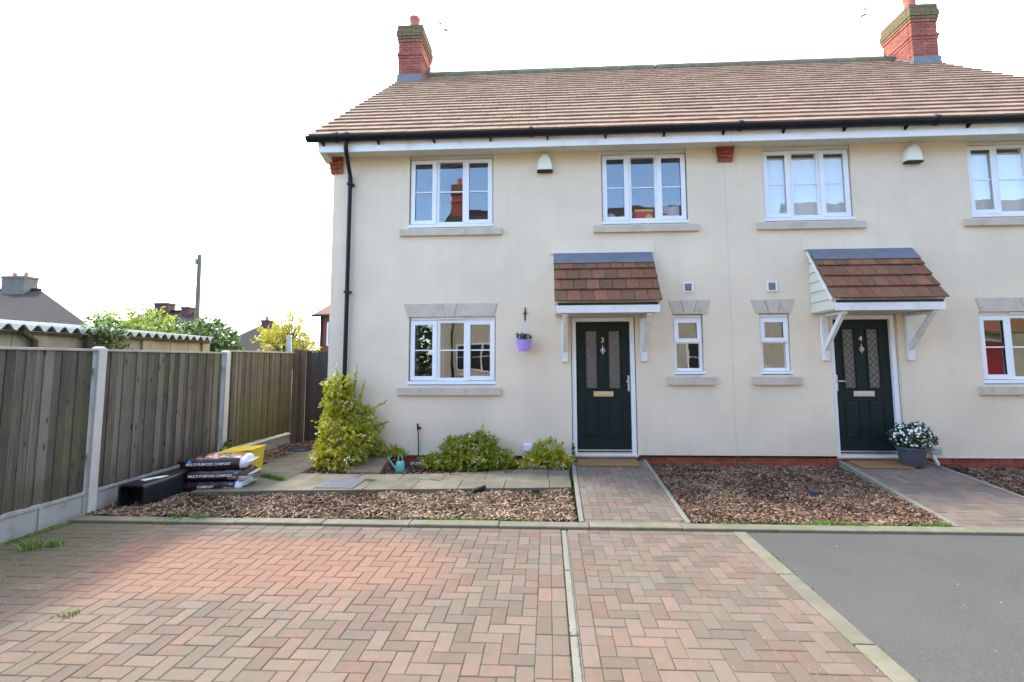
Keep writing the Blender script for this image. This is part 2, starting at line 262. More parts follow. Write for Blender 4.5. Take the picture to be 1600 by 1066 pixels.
# ------------------------------------------------------------------ building helpers
W = {}                                           # world origin of each object (none of the parents is rotated)
def link(o, parent, world):
    C.objects.link(o)
    world = Vector(world); W[o.name] = world
    if parent is not None:
        o.parent = parent; o.location = world - W[parent.name]
    else: o.location = world
    return o
def props(o, label=None, cat=None, group=None, kind=None):
    if label: o['label'] = label
    if cat: o['category'] = cat
    if group: o['group'] = group
    if kind: o['kind'] = kind
    return o
def thing(name, loc, label, cat, group=None):
    o = bpy.data.objects.new(name, None); o.empty_display_size = .1
    link(o, None, loc); return props(o, label, cat, group)
class MB:
    def __init__(s): s.v = []; s.f = []
    def add(s, vs, fs):
        k = len(s.v); s.v += [tuple(p) for p in vs]; s.f += [tuple(i+k for i in q) for q in fs]; return s
    def box(s, x0, y0, z0, x1, y1, z1):
        x0, x1 = min(x0, x1), max(x0, x1); y0, y1 = min(y0, y1), max(y0, y1); z0, z1 = min(z0, z1), max(z0, z1)
        return s.hexa([(x0, y0, z0), (x1, y0, z0), (x1, y1, z0), (x0, y1, z0), (x0, y0, z1), (x1, y0, z1), (x1, y1, z1), (x0, y1, z1)])
    def hexa(s, p):
        return s.add(p, [(0, 3, 2, 1), (4, 5, 6, 7), (0, 1, 5, 4), (1, 2, 6, 5), (2, 3, 7, 6), (3, 0, 4, 7)])
    def prism(s, poly, axis, a, b):
        """poly: 2-D points (for axis y: x,z; axis x: y,z; axis z: x,y)"""
        n = len(poly)
        def P(p, t): return {'x': (t, p[0], p[1]), 'y': (p[0], t, p[1]), 'z': (p[0], p[1], t)}[axis]
        vs = [P(p, a) for p in poly]+[P(p, b) for p in poly]
        fs = [tuple(range(n))[::-1], tuple(range(n, 2*n))]+[(i, (i+1) % n, n+(i+1) % n, n+i) for i in range(n)]
        return s.add(vs, fs)
    def tube(s, pts, r, n=8, cap=True):
        pts = [Vector(p) for p in pts]; rs = r if isinstance(r, (list, tuple)) else [r]*len(pts)
        vs = []; fs = []
        pn = None
        for i, p in enumerate(pts):
            t = (pts[min(i+1, len(pts)-1)]-pts[max(i-1, 0)]).normalized()
            if pn is None:
                pn = t.orthogonal().normalized()
            else:
                pn = (pn-t*pn.dot(t))
                pn = pn.normalized() if pn.length > 1e-6 else t.orthogonal().normalized()
            q = t.cross(pn)
            for k in range(n):
                a = 2*PI*k/n; vs.append(p+(pn*math.cos(a)+q*math.sin(a))*rs[i])
        for i in range(len(pts)-1):
            for k in range(n): fs.append((i*n+k, i*n+(k+1) % n, (i+1)*n+(k+1) % n, (i+1)*n+k))
        if cap: fs.append(tuple(range(n))[::-1]); fs.append(tuple((len(pts)-1)*n+k for k in range(n)))
        return s.add(vs, fs)
    def lathe(s, c, prof, n=20, cap=True):
        vs = []; fs = []
        for r, z in prof:
            for k in range(n): a = 2*PI*k/n; vs.append((c[0]+r*math.cos(a), c[1]+r*math.sin(a), c[2]+z))
        for i in range(len(prof)-1):
            for k in range(n): fs.append((i*n+k, i*n+(k+1) % n, (i+1)*n+(k+1) % n, (i+1)*n+k))
        if cap: fs.append(tuple(range(n))[::-1]); fs.append(tuple((len(prof)-1)*n+k for k in range(n)))
        return s.add(vs, fs)
    def build(s, name, m, parent=None, smooth=False, bevel=0, origin=None, **pr):
        v = np.array(s.v, dtype=float)
        c = Vector(origin) if origin is not None else Vector(((v[:, 0].min()+v[:, 0].max())/2, (v[:, 1].min()+v[:, 1].max())/2, v[:, 2].min()))
        me = bpy.data.meshes.new(name); me.from_pydata([tuple(p) for p in (v-np.array(c))], [], s.f); me.materials.append(m)
        bm = bmesh.new(); bm.from_mesh(me); bmesh.ops.recalc_face_normals(bm, faces=bm.faces); bm.to_mesh(me); bm.free()
        if smooth: me.shade_smooth()
        o = bpy.data.objects.new(name, me); link(o, parent, c)
        if smooth:
            try: me.set_sharp_from_angle(angle=math.radians(40))
            except Exception: pass
        if bevel:
            md = o.modifiers.new('edge', 'BEVEL'); md.width = bevel; md.segments = 2; md.limit_method = 'ANGLE'
        return props(o, **pr)
def raw_mesh(name, v, f, m):
    me = bpy.data.meshes.new(name); me.from_pydata([tuple(p) for p in v], [], [tuple(q) for q in f]); me.materials.append(m); return me
def piece_mesh(name, lx, ly, h, m, ch=.004):
    """a block with chamfered top edges, origin at centre of its underside: 20 triangles"""
    x, y = lx/2, ly/2
    v = [(-x, -y, 0), (x, -y, 0), (x, y, 0), (-x, y, 0), (-x, -y, h-ch), (x, -y, h-ch), (x, y, h-ch), (-x, y, h-ch), (-x+ch, -y+ch, h), (x-ch, -y+ch, h), (x-ch, y-ch, h), (-x+ch, y-ch, h)]
    f = [(0, 3, 2, 1), (8, 9, 10, 11)]+[(i, (i+1) % 4, 4+(i+1) % 4, 4+i) for i in range(4)]+[(4+i, 4+(i+1) % 4, 8+(i+1) % 4, 8+i) for i in range(4)]
    return raw_mesh(name, v, f, m)
def on_screen(p):
    d = Vector(p)-CAM; f = d.dot(fwd)
    if f < .3: return None
    x = 818.3+730.23*d.dot(right)/f; y = 498.85-730.23*d.dot(up)/f
    return (x, y, f) if -25 < x < 1625 and -25 < y < 1090 else None
def pieces(parent, name, items, limit=300, restname=None):
    """items: (mesh, world location, euler). The limit that show largest become objects, the rest one mesh marked stuff"""
    key = []
    for k, (me, loc, e) in enumerate(items):
        q = on_screen(loc); key.append((q[2] if q else 1e6+k*1e-3, k))
    key.sort(); chosen = set(k for d, k in key[:limit] if d < 1e6)
    rest = []
    for k, (me, loc, e) in enumerate(items):
        if k in chosen:
            o = bpy.data.objects.new(name, me); link(o, parent, loc); o.rotation_euler = e
        else: rest.append((me, loc, e))
    if rest:
        vs = []; fs = []; n = 0; cache = {}
        for me, loc, e in rest:
            if me.name not in cache:
                cache[me.name] = (np.array([v.co[:] for v in me.vertices]), [tuple(p.vertices) for p in me.polygons])
            v, f = cache[me.name]; R = np.array(Euler(e).to_matrix())
            vs.append(v@R.T+np.array(loc)-np.array(W[parent.name])); fs += [tuple(i+n for i in q) for q in f]; n += len(v)
        me = raw_mesh(restname or name, np.concatenate(vs), fs, rest[0][0].materials[0])
        o = bpy.data.objects.new(restname or name, me); link(o, parent, W[parent.name]); o['kind'] = 'stuff'
rng = random.Random(7)

# ------------------------------------------------------------------ ground
g = MB(); g.add([(-700, -700, -.36), (700, -700, -.36), (700, 1400, -.36), (-700, 1400, -.36)], [(0, 1, 2, 3)]); g.build('ground', earth, kind='structure')

# block paving bays -------------------------------------------------
PAV_T = .06
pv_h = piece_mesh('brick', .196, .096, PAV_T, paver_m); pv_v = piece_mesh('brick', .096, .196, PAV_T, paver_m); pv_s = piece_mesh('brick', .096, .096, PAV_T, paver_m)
def herring(x0, x1, y0, y1, inside=None, ox=0, oy=0):
    out = []
    nx, ny = int(round((x1-x0)/.1)), int(round((y1-y0)/.1))
    ins = inside or (lambda x, y: True)
    def ok(i, j): return 0 <= i < nx and 0 <= j < ny and ins(x0+(i+.5)*.1, y0+(j+.5)*.1)
    def P(i, j): return (x0+i*.1, y0+j*.1)
    for i in range(-2, nx+2):
        for j in range(-2, ny+2):
            d = (i-j+ox) % 4
            if d == 0: a, b, me = (i, j), (i+1, j), pv_h
            elif d == 3: a, b, me = (i, j), (i, j+1), pv_v
            else: continue
            ka, kb = ok(*a), ok(*b)
            if ka and kb:
                x, y = P((a[0]+b[0]+1)/2, (a[1]+b[1]+1)/2); out.append((me, x, y))
            elif ka or kb:
                q = a if ka else b; x, y = P(q[0]+.5, q[1]+.5); out.append((pv_s, x, y))
    return out
def rough(lst, zf, sl=0):
    return [(me, (x+rng.uniform(-.0015, .0015), y+rng.uniform(-.0015, .0015), zf(x, y)-PAV_T+rng.uniform(-.0014, .0014)), (rng.uniform(-.006, .006)+sl, rng.uniform(-.006, .006), rng.uniform(-.006, .006))) for me, x, y in lst]
GZ = -.2
YF = -8.7
def bay(x0, x1, ytop, left_cols, right_cols, rows):
    root = MB().box(x0, YF, GZ-.12, x1, ytop, GZ-.005)
    lst = []
    for r in range(rows):
        k = int((x1-x0)/.2)
        for i in range(k+1):
            xx = x1-.1-(i*.2)
            if xx > x0+.05: lst.append((pv_h, xx, ytop-.05-r*.1))
    yt = ytop-rows*.1
    for c in range(left_cols):
        for j in range(int((yt-YF)/.2)): lst.append((pv_v, x0+.05+c*.1, yt-.1-j*.2))
    for c in range(right_cols):
        for j in range(int((yt-YF)/.2)): lst.append((pv_v, x1-.05-c*.1, yt-.1-j*.2-(.1 if c and 0 else 0)))
    hx0, hx1 = x0+left_cols*.1, x1-right_cols*.1
    n = round((hx1-hx0)/.1); hx0 = hx1-n*.1
    lst += herring(hx0, hx1, yt-round((yt-YF)/.1)*.1, yt)
    return root, lst
root, lst = bay(-8.0, -2.755, -2.605, 0, 2, 2)
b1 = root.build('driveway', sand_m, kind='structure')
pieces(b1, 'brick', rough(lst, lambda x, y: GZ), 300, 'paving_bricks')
root, lst = bay(-2.688, -1.085, -2.605, 1, 1, 1)
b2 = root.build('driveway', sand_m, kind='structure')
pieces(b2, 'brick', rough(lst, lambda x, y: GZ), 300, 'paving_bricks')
ch = MB()
y = -2.605
ch = MB().box(-2.75, YF, GZ-.1, -2.69, -2.605, GZ-.012).build('drainage_channel', concrete_m, kind='structure')
for k in range(7):
    MB().box(-2.748, y-.89, GZ-.05, -2.702, y-.006, GZ-.003).build('channel_block', concrete_m, ch, bevel=.006); y -= .9
# kerb beside the asphalt, and the edging in front of the beds
kr = MB().box(-1.08, YF, GZ-.14, -.97, -2.605, GZ-.02).build('kerb', kerb_m, kind='structure')
y = -2.61
for k in range(7):
    MB().box(-1.082, y-.905, GZ-.05, -.955, y-.004, GZ+.006).build('kerb_stone', kerb_m, kr, bevel=.008); y -= .91
ed = MB().box(-8.0, -2.60, GZ-.14, 5.6, -2.43, GZ-.03).build('edging', kerb_m, kind='structure')
x = -7.95
while x < 5.5:
    dy = rng.uniform(-.004, .004)
    MB().box(x+.003, -2.603+dy, GZ-.06, x+.91, -2.46+dy, GZ+.028+rng.uniform(-.003, .003)).build('kerb_stone', kerb_m, ed, bevel=.01); x += .914
MB().add([(-.965, -9.0, GZ-.004), (9, -9.0, GZ-.004), (9, -2.602, GZ-.004), (-.965, -2.602, GZ-.004)], [(0, 1, 2, 3)]).build('asphalt_drive', asphalt, kind='structure')
st = MB()
for k in range(22):
    xx, yy = rng.uniform(-.9, 3.6), rng.uniform(-5.5, -2.7); r = rng.uniform(.001, .004)
    st.hexa([(xx-r, yy-r, GZ-.006), (xx+r, yy-r*.6, GZ-.006), (xx+r*.7, yy+r, GZ-.006), (xx-r, yy+r*.7, GZ-.006), (xx-r*.6, yy-r*.6, GZ+r), (xx+r*.6, yy-r*.3, GZ+r), (xx+r*.4, yy+r*.5, GZ+r), (xx-r*.6, yy+r*.4, GZ+r)])
for k in range(900):
    xx, yy = rng.uniform(-7.5, -1.1), rng.uniform(-5.6, -2.7); r = rng.uniform(.0015, .0035)
    st.hexa([(xx-r, yy-r, GZ-.003), (xx+r, yy-r*.6, GZ-.003), (xx+r*.7, yy+r, GZ-.003), (xx-r, yy+r*.7, GZ-.003), (xx-r*.6, yy-r*.6, GZ+r), (xx+r*.6, yy-r*.3, GZ+r), (xx+r*.4, yy+r*.5, GZ+r), (xx-r*.6, yy+r*.4, GZ+r)])
st.build('grit', mat('pale_grit', (.42, .40, .37), None, 4, .9), label='scattered pale grit and tiny stones on the drive', cat='grit', kind='stuff')

# brick footpaths up to the two doors --------------------------------
def zpath(y): return -.055+(y+.03)/(-2.39)*(-.135)
SL = math.atan(.135/2.39)
def footpath(p0, p1, q0, q1, label):
    """edges as (x at wall, x at kerb) on the left (p) and right (q)"""
    xl = lambda y: p0+(p1-p0)*(y/-2.43); xr = lambda y: q0+(q1-q0)*(y/-2.43)
    b = MB(); z0, z1 = zpath(-.02), zpath(-2.43)
    b.hexa([(p1, -2.43, -.34), (q1, -2.43, -.34), (q0, -.02, -.34), (p0, -.02, -.34), (p1, -2.43, z1-.008), (q1, -2.43, z1-.008), (q0, -.02, z0-.008), (p0, -.02, z0-.008)])
    root = b.build('footpath', sand_m, kind='structure')
    lo, hi = math.floor(min(p0, p1)*10)/10-.1, math.ceil(max(q0, q1)*10)/10+.1
    lst = []
    xin0 = lambda y: xl(y)+.055; xin1 = lambda y: xr(y)-.055
    for i in range(int((hi-lo)/.2)+1):
        xx = xin0(-2.38)+.1+i*.2
        if xx+.1 < xin1(-2.38)+.03: lst.append((pv_h, xx, -2.385))
    full = herring(lo, hi, -2.335, -.035, None, ox=1)
    def clip(poly, f):
        out = []
        for i in range(len(poly)):
            a_, b_ = poly[i-1], poly[i]; fa, fb = f(a_), f(b_)
            if (fa >= 0) != (fb >= 0): t_ = fa/(fa-fb); out.append((a_[0]+(b_[0]-a_[0])*t_, a_[1]+(b_[1]-a_[1])*t_))
            if fb >= 0: out.append(b_)
        return out
    for me, x, y in full:
        hx_, hy_ = {pv_h.name: (.098, .048), pv_v.name: (.048, .098), pv_s.name: (.048, .048)}[me.name]
        q = [(x-hx_, y-hy_), (x+hx_, y-hy_), (x+hx_, y+hy_), (x-hx_, y+hy_)]
        c = clip(clip(q, lambda p: p[0]-xin0(p[1])-.002), lambda p: xin1(p[1])-.002-p[0]) if True else q
        if len(c) < 3: continue
        area = abs(sum(c[i-1][0]*c[i][1]-c[i][0]*c[i-1][1] for i in range(len(c))))/2
        if area > .985*4*hx_*hy_: lst.append((me, x, y)); continue
        if area < .0008: continue
        cx, cy = sum(p[0] for p in c)/len(c), sum(p[1] for p in c)/len(c); n = len(c)
        v = [(p[0]-cx, p[1]-cy, 0) for p in c]+[(p[0]-cx, p[1]-cy, PAV_T) for p in c]
        mm = raw_mesh('brick', v, [tuple(range(n))[::-1], tuple(range(n, 2*n))]+[(i, (i+1) % n, n+(i+1) % n, n+i) for i in range(n)], paver_m); lst.append((mm, cx, cy))
    pieces(root, 'brick', rough(lst, lambda x, y: zpath(y), SL), 300, 'paving_bricks')
    for f, s in ((xl, 1), (xr, -1)):
        for k in range(3):
            ya, yb = -.03-k*.8, -.03-(k+1)*.8+.006
            xa, xb = f(ya), f(yb); t = .05*s
            MB().hexa([(xb, yb, -.3), (xb+t, yb, -.3), (xa+t, ya, -.3), (xa, ya, -.3), (xb, yb, zpath(yb)+.012), (xb+t, yb, zpath(yb)+.012), (xa+t, ya, zpath(ya)+.012), (xa, ya, zpath(ya)+.012)]).build('edging_stone', concrete_m, root, bevel=.005)
    return root
footpath(-2.52, -2.56, -1.375, -1.42, '')
footpath(1.48, 1.16, 2.78, 2.62, '')

# slabs ---------------------------------------------------------------
gp = MB(); gp.prism([(-7.3, -1.70), (-5.3, -1.55), (-2.58, -1.36), (-2.58, -.19), (-4.1, -.62), (-5.2, -.79), (-6.42, -.73), (-6.44, 1.95), (-7.3, 1.95)], 'z', -.3, -.135)
slabs = gp.build('garden_path', slab_m, kind='structure')
def slab(poly):
    poly = [(x+rng.uniform(-.003, .003), y+rng.uniform(-.003, .003)) for x, y in poly]; z = -.118+rng.uniform(-.004, .004)
    cx = sum(p[0] for p in poly)/len(poly); cy = sum(p[1] for p in poly)/len(poly)
    poly = [(cx+(x-cx)*.988, cy+(y-cy)*.988) for x, y in poly]
    MB().prism(poly, 'z', -.17, z).build('paving_slab', slab_m, slabs, bevel=.004)
fy = lambda x: -1.36-(x+2.58)/(-4.72)*.36
by = lambda x: np.interp(x, [-7.3, -6.42, -5.2, -4.1, -2.58], [-.73, -.73, -.79, -.62, -.19])
xs = [-2.58, -2.86, -3.44, -4.02, -4.60, -5.2, -5.82, -6.44, -7.3]
xs2 = [-2.58, -2.88, -3.74, -4.32, -4.9, -5.5, -6.1, -6.44, -7.3]
for a, b in zip(xs[:-1], xs[1:]): slab([(b, fy(b)), (a, fy(a)), (a, fy(a)+.44), (b, fy(b)+.44)])
for a, b in zip(xs2[:-1], xs2[1:]): slab([(b, fy(b)+.44), (a, fy(a)+.44), (a, by(a)), (b, by(b))])
for k in range(5):
    y0 = -.73+k*.535
    slab([(-7.3, y0), (-6.86, y0), (-6.86, y0+.535), (-7.3, y0+.535)]); slab([(-6.86, y0), (-6.44, y0), (-6.44, y0+.535), (-6.86, y0+.535)])
MB().box(-5.83, -1.52, -.14, -5.33, -1.05, -.106).build('manhole_cover', mat('steel_cover', (.125, .135, .15), (.10, .108, .12), 6, .6, .5, 60), bevel=.004, label='grey square manhole cover let into the garden path slabs', cat='manhole cover')
MB().hexa([(-5.78, -.70, -.3), (-5.30, -.70, -.3), (-5.30, -.03, -.3), (-5.78, -.03, -.3), (-5.80, -.66, -.105), (-5.30, -.66, -.105), (-5.33, -.05, .015), (-5.80, -.05, .015)]).build('stone_step', mat('brown_slab', (.27, .19, .125), (.21, .145, .095), 8, .9, .5, 90), bevel=.008, label='brown slab block against the wall beside the corner shrub', cat='slab')

# beds and bark -------------------------------------------------------
def zbed(x, y):
    return -.185+.05*min(1, max(0, (y+2.4)/2.3))
bedpoly = {
    'front': [(-7.99, -2.44), (-2.58, -2.44), (-2.58, -1.33), (-7.3, -1.66), (-7.3, 1.9), (-7.99, 1.9)],
    'right': [(-1.41, -2.44), (1.15, -2.44), (1.47, -.01), (-1.37, -.01)],
    'far': [(2.63, -2.44), (6.4, -2.44), (6.4, -.01), (2.79, -.01)],
    'wall': [(-6.43, -.01), (-6.43, -.78), (-2.53, -.78), (-2.53, -.01)],
}
def inpoly(x, y, p):
    c = False; j = len(p)-1
    for i in range(len(p)):
        if (p[i][1] > y) != (p[j][1] > y) and x < (p[j][0]-p[i][0])*(y-p[i][1])/(p[j][1]-p[i][1])+p[i][0]: c = not c
        j = i
    return c
for k, p in bedpoly.items():
    bm = bmesh.new(); xs_ = np.arange(min(q[0] for q in p), max(q[0] for q in p)+.05, .1); ys_ = np.arange(min(q[1] for q in p), max(q[1] for q in p)+.05, .1)
    x0, x1, y0, y1 = xs_[0], xs_[-1], ys_[0], ys_[-1]
    # simple sheet under the chips, sloping up to the wall
    vs = [bm.verts.new((q[0], q[1], (zbed(*q)-.012 if k != 'wall' else -.17))) for q in p]; bm.faces.new(vs)
    me = bpy.data.meshes.new('planting_bed'); bm.to_mesh(me); bm.free(); me.materials.append(soil)
    o = bpy.data.objects.new('planting_bed', me); link(o, None, (0, 0, 0)); o['kind'] = 'structure'
R2 = np.random.default_rng(5)
def chips(poly, n, name, label, holes=()):
    vs = []; fs = []
    xs = [q[0] for q in poly]; ys = [q[1] for q in poly]; cnt = 0
    while cnt < n:
        x, y = R2.uniform(min(xs)+.02, max(xs)-.02), R2.uniform(min(ys)+.02, max(ys)-.02)
        if not inpoly(x, y, poly): continue
        if inpoly(x, y, [(-5.5, -.95), (-5.5, 5), (5.5, 5), (5.5, -.95)]) and name == 'x': continue
        big = R2.random() < .12
        l_, w_, t_ = R2.uniform(.014, .040)*(1.35 if big else 1), R2.uniform(.004, .010)*(1.4 if big else 1), R2.uniform(.0015, .004)
        a = R2.uniform(0, PI*2); e = Euler((R2.normal(0, .35), R2.normal(0, .3), a)).to_matrix()
        z = zbed(x, y)+.010*math.sin(x*9+1.3*math.sin(y*7))+.008*math.sin(y*11+x*5)+R2.uniform(-.006, .016)
        k = len(vs)
        tw = R2.uniform(.35, .9)
        for (u, v, t) in ((-l_, -w_*tw, -t_), (l_*.7, -w_, -t_), (l_, w_*tw, -t_), (-l_*.8, w_, -t_), (-l_, -w_*tw, t_), (l_*.7, -w_, t_), (l_, w_*tw, t_), (-l_*.8, w_, t_)):
            q = e@Vector((u, v, t)); vs.append((q.x+x, q.y+y, q.z+z))
        fs += [(k+4, k+5, k+6, k+7), (k, k+1, k+5, k+4), (k+1, k+2, k+6, k+5), (k+2, k+3, k+7, k+6), (k+3, k, k+4, k+7)]
        cnt += 1
    me = raw_mesh(name, vs, fs, chip_m if poly is bedpoly['front'] else chip_b); o = bpy.data.objects.new(name, me); link(o, None, (0, 0, 0)); props(o, label, 'bark mulch', None, 'stuff')
chips(bedpoly['front'], 20000, 'bark_mulch', 'pale bark chips filling the bed in front of the slab path')
chips(bedpoly['right'], 20000, 'bark_mulch', 'brown bark chips filling the bed between the two brick paths')
chips(bedpoly['far'], 9000, 'bark_mulch', 'dark bark chips in the bed right of the second path')
chips(bedpoly['wall'], 4000, 'bark_mulch', 'bark and soil in the narrow bed under the shrubs')

# ------------------------------------------------------------------ houses
EAVE_Y, EAVE_Z, TAN = -.40, 5.06, .839
RIDGE_Y = 4.38; RIDGE_Z = EAVE_Z+(RIDGE_Y-EAVE_Y)*TAN
TH = math.atan(TAN)
def win3(house, x0, x1, z0, z1, up_, flip=False, behind=None):
    """three-light window; frame face at y=.05"""
    F = .05; W_ = x1-x0; s = W_/1.36
    fr = MB()
    fr.box(x0, F, z0, x0+.045, F+.07, z1).box(x1-.045, F, z0, x1, F+.07, z1).box(x0+.045, F, z1-.045, x1-.045, F+.07, z1).box(x0+.045, F, z0, x1-.045, F+.07, z0+.05)
    ma, mb_ = x0+.43*s, x0+.90*s
    fr.box(ma, F+.001, z0+.05, ma+.05, F+.069, z1-.045).box(mb_-.04, F+.001, z0+.05, mb_, F+.069, z1-.045)
    w_ = fr.build('window', upvc, house, bevel=.004)
    for a, b in ((x0+.006, ma+.004), (mb_-.004, x1-.006)):
        zz0, zz1 = z0+.012, z1-.010; t = .074
        MB().box(a, F-.018, zz0, a+t, F-.001, zz1).box(b-t, F-.018, zz0, b, F-.001, zz1).box(a+t, F-.018, zz1-.066, b-t, F-.001, zz1).box(a+t, F-.018, zz0, b-t, F-.001, zz0+.066).build('sash', upvc, w_, bevel=.005)
        MB().box(a+.068, F+.012, zz0+.06, b-.068, F+.016, zz1-.06).build('pane', glass_m, w_)
        zm = (z0+z1)/2+.004
        MB().box(a+t, F+.002, zm-.009, b-t, F+.011, zm+.009).build('glazing_bar', upvc, w_)
    MB().box(ma+.045, F+.018, z0+.045, mb_-.035, F+.022, z1-.04).build('pane', glass_m, w_)
    MB().box(ma+.05, F+.006, (z0+z1)/2-.006, mb_-.04, F+.016, (z0+z1)/2+.013).build('glazing_bar', upvc, w_)
    MB().box(x0-.02, -.012, z0-.055, x1+.02, F+.03, z0-.004).build('sill_nosing', upvc, w_, bevel=.006)
    if up_: MB().box(x0-.01, .035, z1+.003, x1+.01, .10, z1+.075).build('head_trim', cream_p, w_)
    else: MB().box(x0, .045, z1+.003, x1, .10, z1+.05).build('head_trim', upvc, w_)
    MB().box(ma+.02, .018, z1+.018, mb_-.01, .04, z1+.046).build('trickle_vent', cream_p if up_ else upvc, w_, bevel=.003)
    return w_
def win1(house, x0, x1, z0, z1):
    F = .05; zt = z0+.455
    w_ = MB().box(x0, F, z0, x0+.045, F+.07, z1).box(x1-.045, F, z0, x1, F+.07, z1).box(x0+.045, F, z1-.04, x1-.045, F+.07, z1).box(x0+.045, F, z0, x1-.045, F+.07, z0+.05).box(x0+.045, F+.001, zt-.02, x1-.045, F+.069, zt+.02).build('window', upvc, house, bevel=.004)
    a, b, c, d = x0+.006, x1-.006, zt-.004, z1-.012; t = .072
    MB().box(a, F-.018, c, a+t, F-.001, d).box(b-t, F-.018, c, b, F-.001, d).box(a+t, F-.018, d-.066, b-t, F-.001, d).box(a+t, F-.018, c, b-t, F-.001, c+.066).build('sash', upvc, w_, bevel=.005)
    MB().box(a+.066, F+.012, c+.06, b-.066, F+.016, d-.06).build('pane', glass_m, w_)
    MB().box(x0+.04, F+.018, z0+.045, x1-.04, F+.022, zt-.015).build('pane', glass_m, w_)
    MB().box(x0-.018, -.012, z0-.045, x1+.018, F+.03, z0-.004).build('sill_nosing', upvc, w_, bevel=.006)
    MB().box(x0, .045, z1+.003, x1, .10, z1+.05).build('head_trim', upvc, w_)
    return w_
def sill(w_, x0, x1, z0, z1):
    MB().hexa([(x0, -.055, z0), (x1, -.055, z0), (x1, .06, z0), (x0, .06, z0), (x0, -.055, z1-.012), (x1, -.055, z1-.012), (x1, .06, z1), (x0, .06, z1)]).build('stone_sill', stone, w_, bevel=.004)
def lintel(w_, t0, t1, b0, b1, z0, z1, kt, kb):
    """flat arch of three stones: outer top/bottom x, the key's top/bottom x"""
    g_ = .003
    MB().prism([(b0, z0), (kb[0]-g_, z0), (kt[0]-g_, z1), (t0, z1)], 'y', -.014, .05).build('lintel_stone', stone, w_, bevel=.002)
    MB().prism([(kb[0]+g_, z0), (kb[1]-g_, z0), (kt[1]-g_, z1), (kt[0]+g_, z1)], 'y', -.018, .05).build('lintel_stone', stone, w_, bevel=.002)
    MB().prism([(kb[1]+g_, z0), (b1, z0), (t1, z1), (kt[1]+g_, z1)], 'y', -.014, .05).build('lintel_stone', stone, w_, bevel=.002)
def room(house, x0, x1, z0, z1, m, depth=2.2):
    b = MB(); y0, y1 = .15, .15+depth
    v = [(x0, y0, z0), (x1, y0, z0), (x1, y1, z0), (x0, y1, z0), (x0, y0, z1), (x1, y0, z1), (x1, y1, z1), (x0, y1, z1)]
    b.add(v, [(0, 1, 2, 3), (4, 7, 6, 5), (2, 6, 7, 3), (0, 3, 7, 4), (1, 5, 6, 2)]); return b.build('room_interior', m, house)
def wall_holes(x0, x1, z0, z1, holes, thick=.3):
    b = MB()
    xs = sorted(set([x0, x1]+[h[0] for h in holes]+[h[1] for h in holes])); zs = sorted(set([z0, z1]+[h[2] for h in holes]+[h[3] for h in holes]))
    for i in range(len(xs)-1):
        for j in range(len(zs)-1):
            cx, cz = (xs[i]+xs[i+1])/2, (zs[j]+zs[j+1])/2
            if any(h[0] < cx < h[1] and h[2] < cz < h[3] for h in holes): continue
            b.add([(xs[i], 0, zs[j]), (xs[i+1], 0, zs[j]), (xs[i+1], 0, zs[j+1]), (xs[i], 0, zs[j+1])], [(0, 1, 2, 3)])
    for a, c, d, e in holes:
        T = .16
        b.add([(a, 0, d), (c, 0, d), (c, 0, e), (a, 0, e), (a, T, d), (c, T, d), (c, T, e), (a, T, e)], [(0, 4, 7, 3), (1, 2, 6, 5), (0, 1, 5, 4), (3, 7, 6, 2)])
    return b
def mirror(s, a, b):                       # facade x-range for side s (-1 left house, +1 right house) from |X| values
    return (s*b, s*a) if s < 0 else (s*a, s*b)

tile_mesh = None
def make_tile(w, l, t, m, lip=0):
    return piece_mesh('roof_tile', w, l, t, m, .003)
rt = make_tile(.296, .33, .031, tile_m); rth = make_tile(.146, .33, .031, tile_m)
pt = make_tile(.190, .26, .017, porch_tile); pth = make_tile(.092, .26, .017, porch_tile)
brk = piece_mesh('brick', .213, .1, .064, brick_red, .002)
cb = piece_mesh('brick', .213, .1, .063, chim_brick, .003); cbh = piece_mesh('brick', .1, .1, .063, chim_brick, .003)
cbm = piece_mesh('brick', .213, .1, .063, mossy_brick, .003); cbmh = piece_mesh('brick', .1, .1, .063, mossy_brick, .003)

def text_mesh(txt, size, ext, m, bold=0):
    cu = bpy.data.curves.new('lettering', 'FONT'); cu.body = txt; cu.size = size; cu.extrude = ext; cu.align_x = 'CENTER'; cu.align_y = 'CENTER'; cu.offset = bold; cu.resolution_u = 3
    o = bpy.data.objects.new('lettering', cu); C.objects.link(o); dg = bpy.context.evaluated_depsgraph_get()
    me = bpy.data.meshes.new_from_object(o.evaluated_get(dg)); bpy.data.objects.remove(o); me.materials.clear(); me.materials.append(m); return me

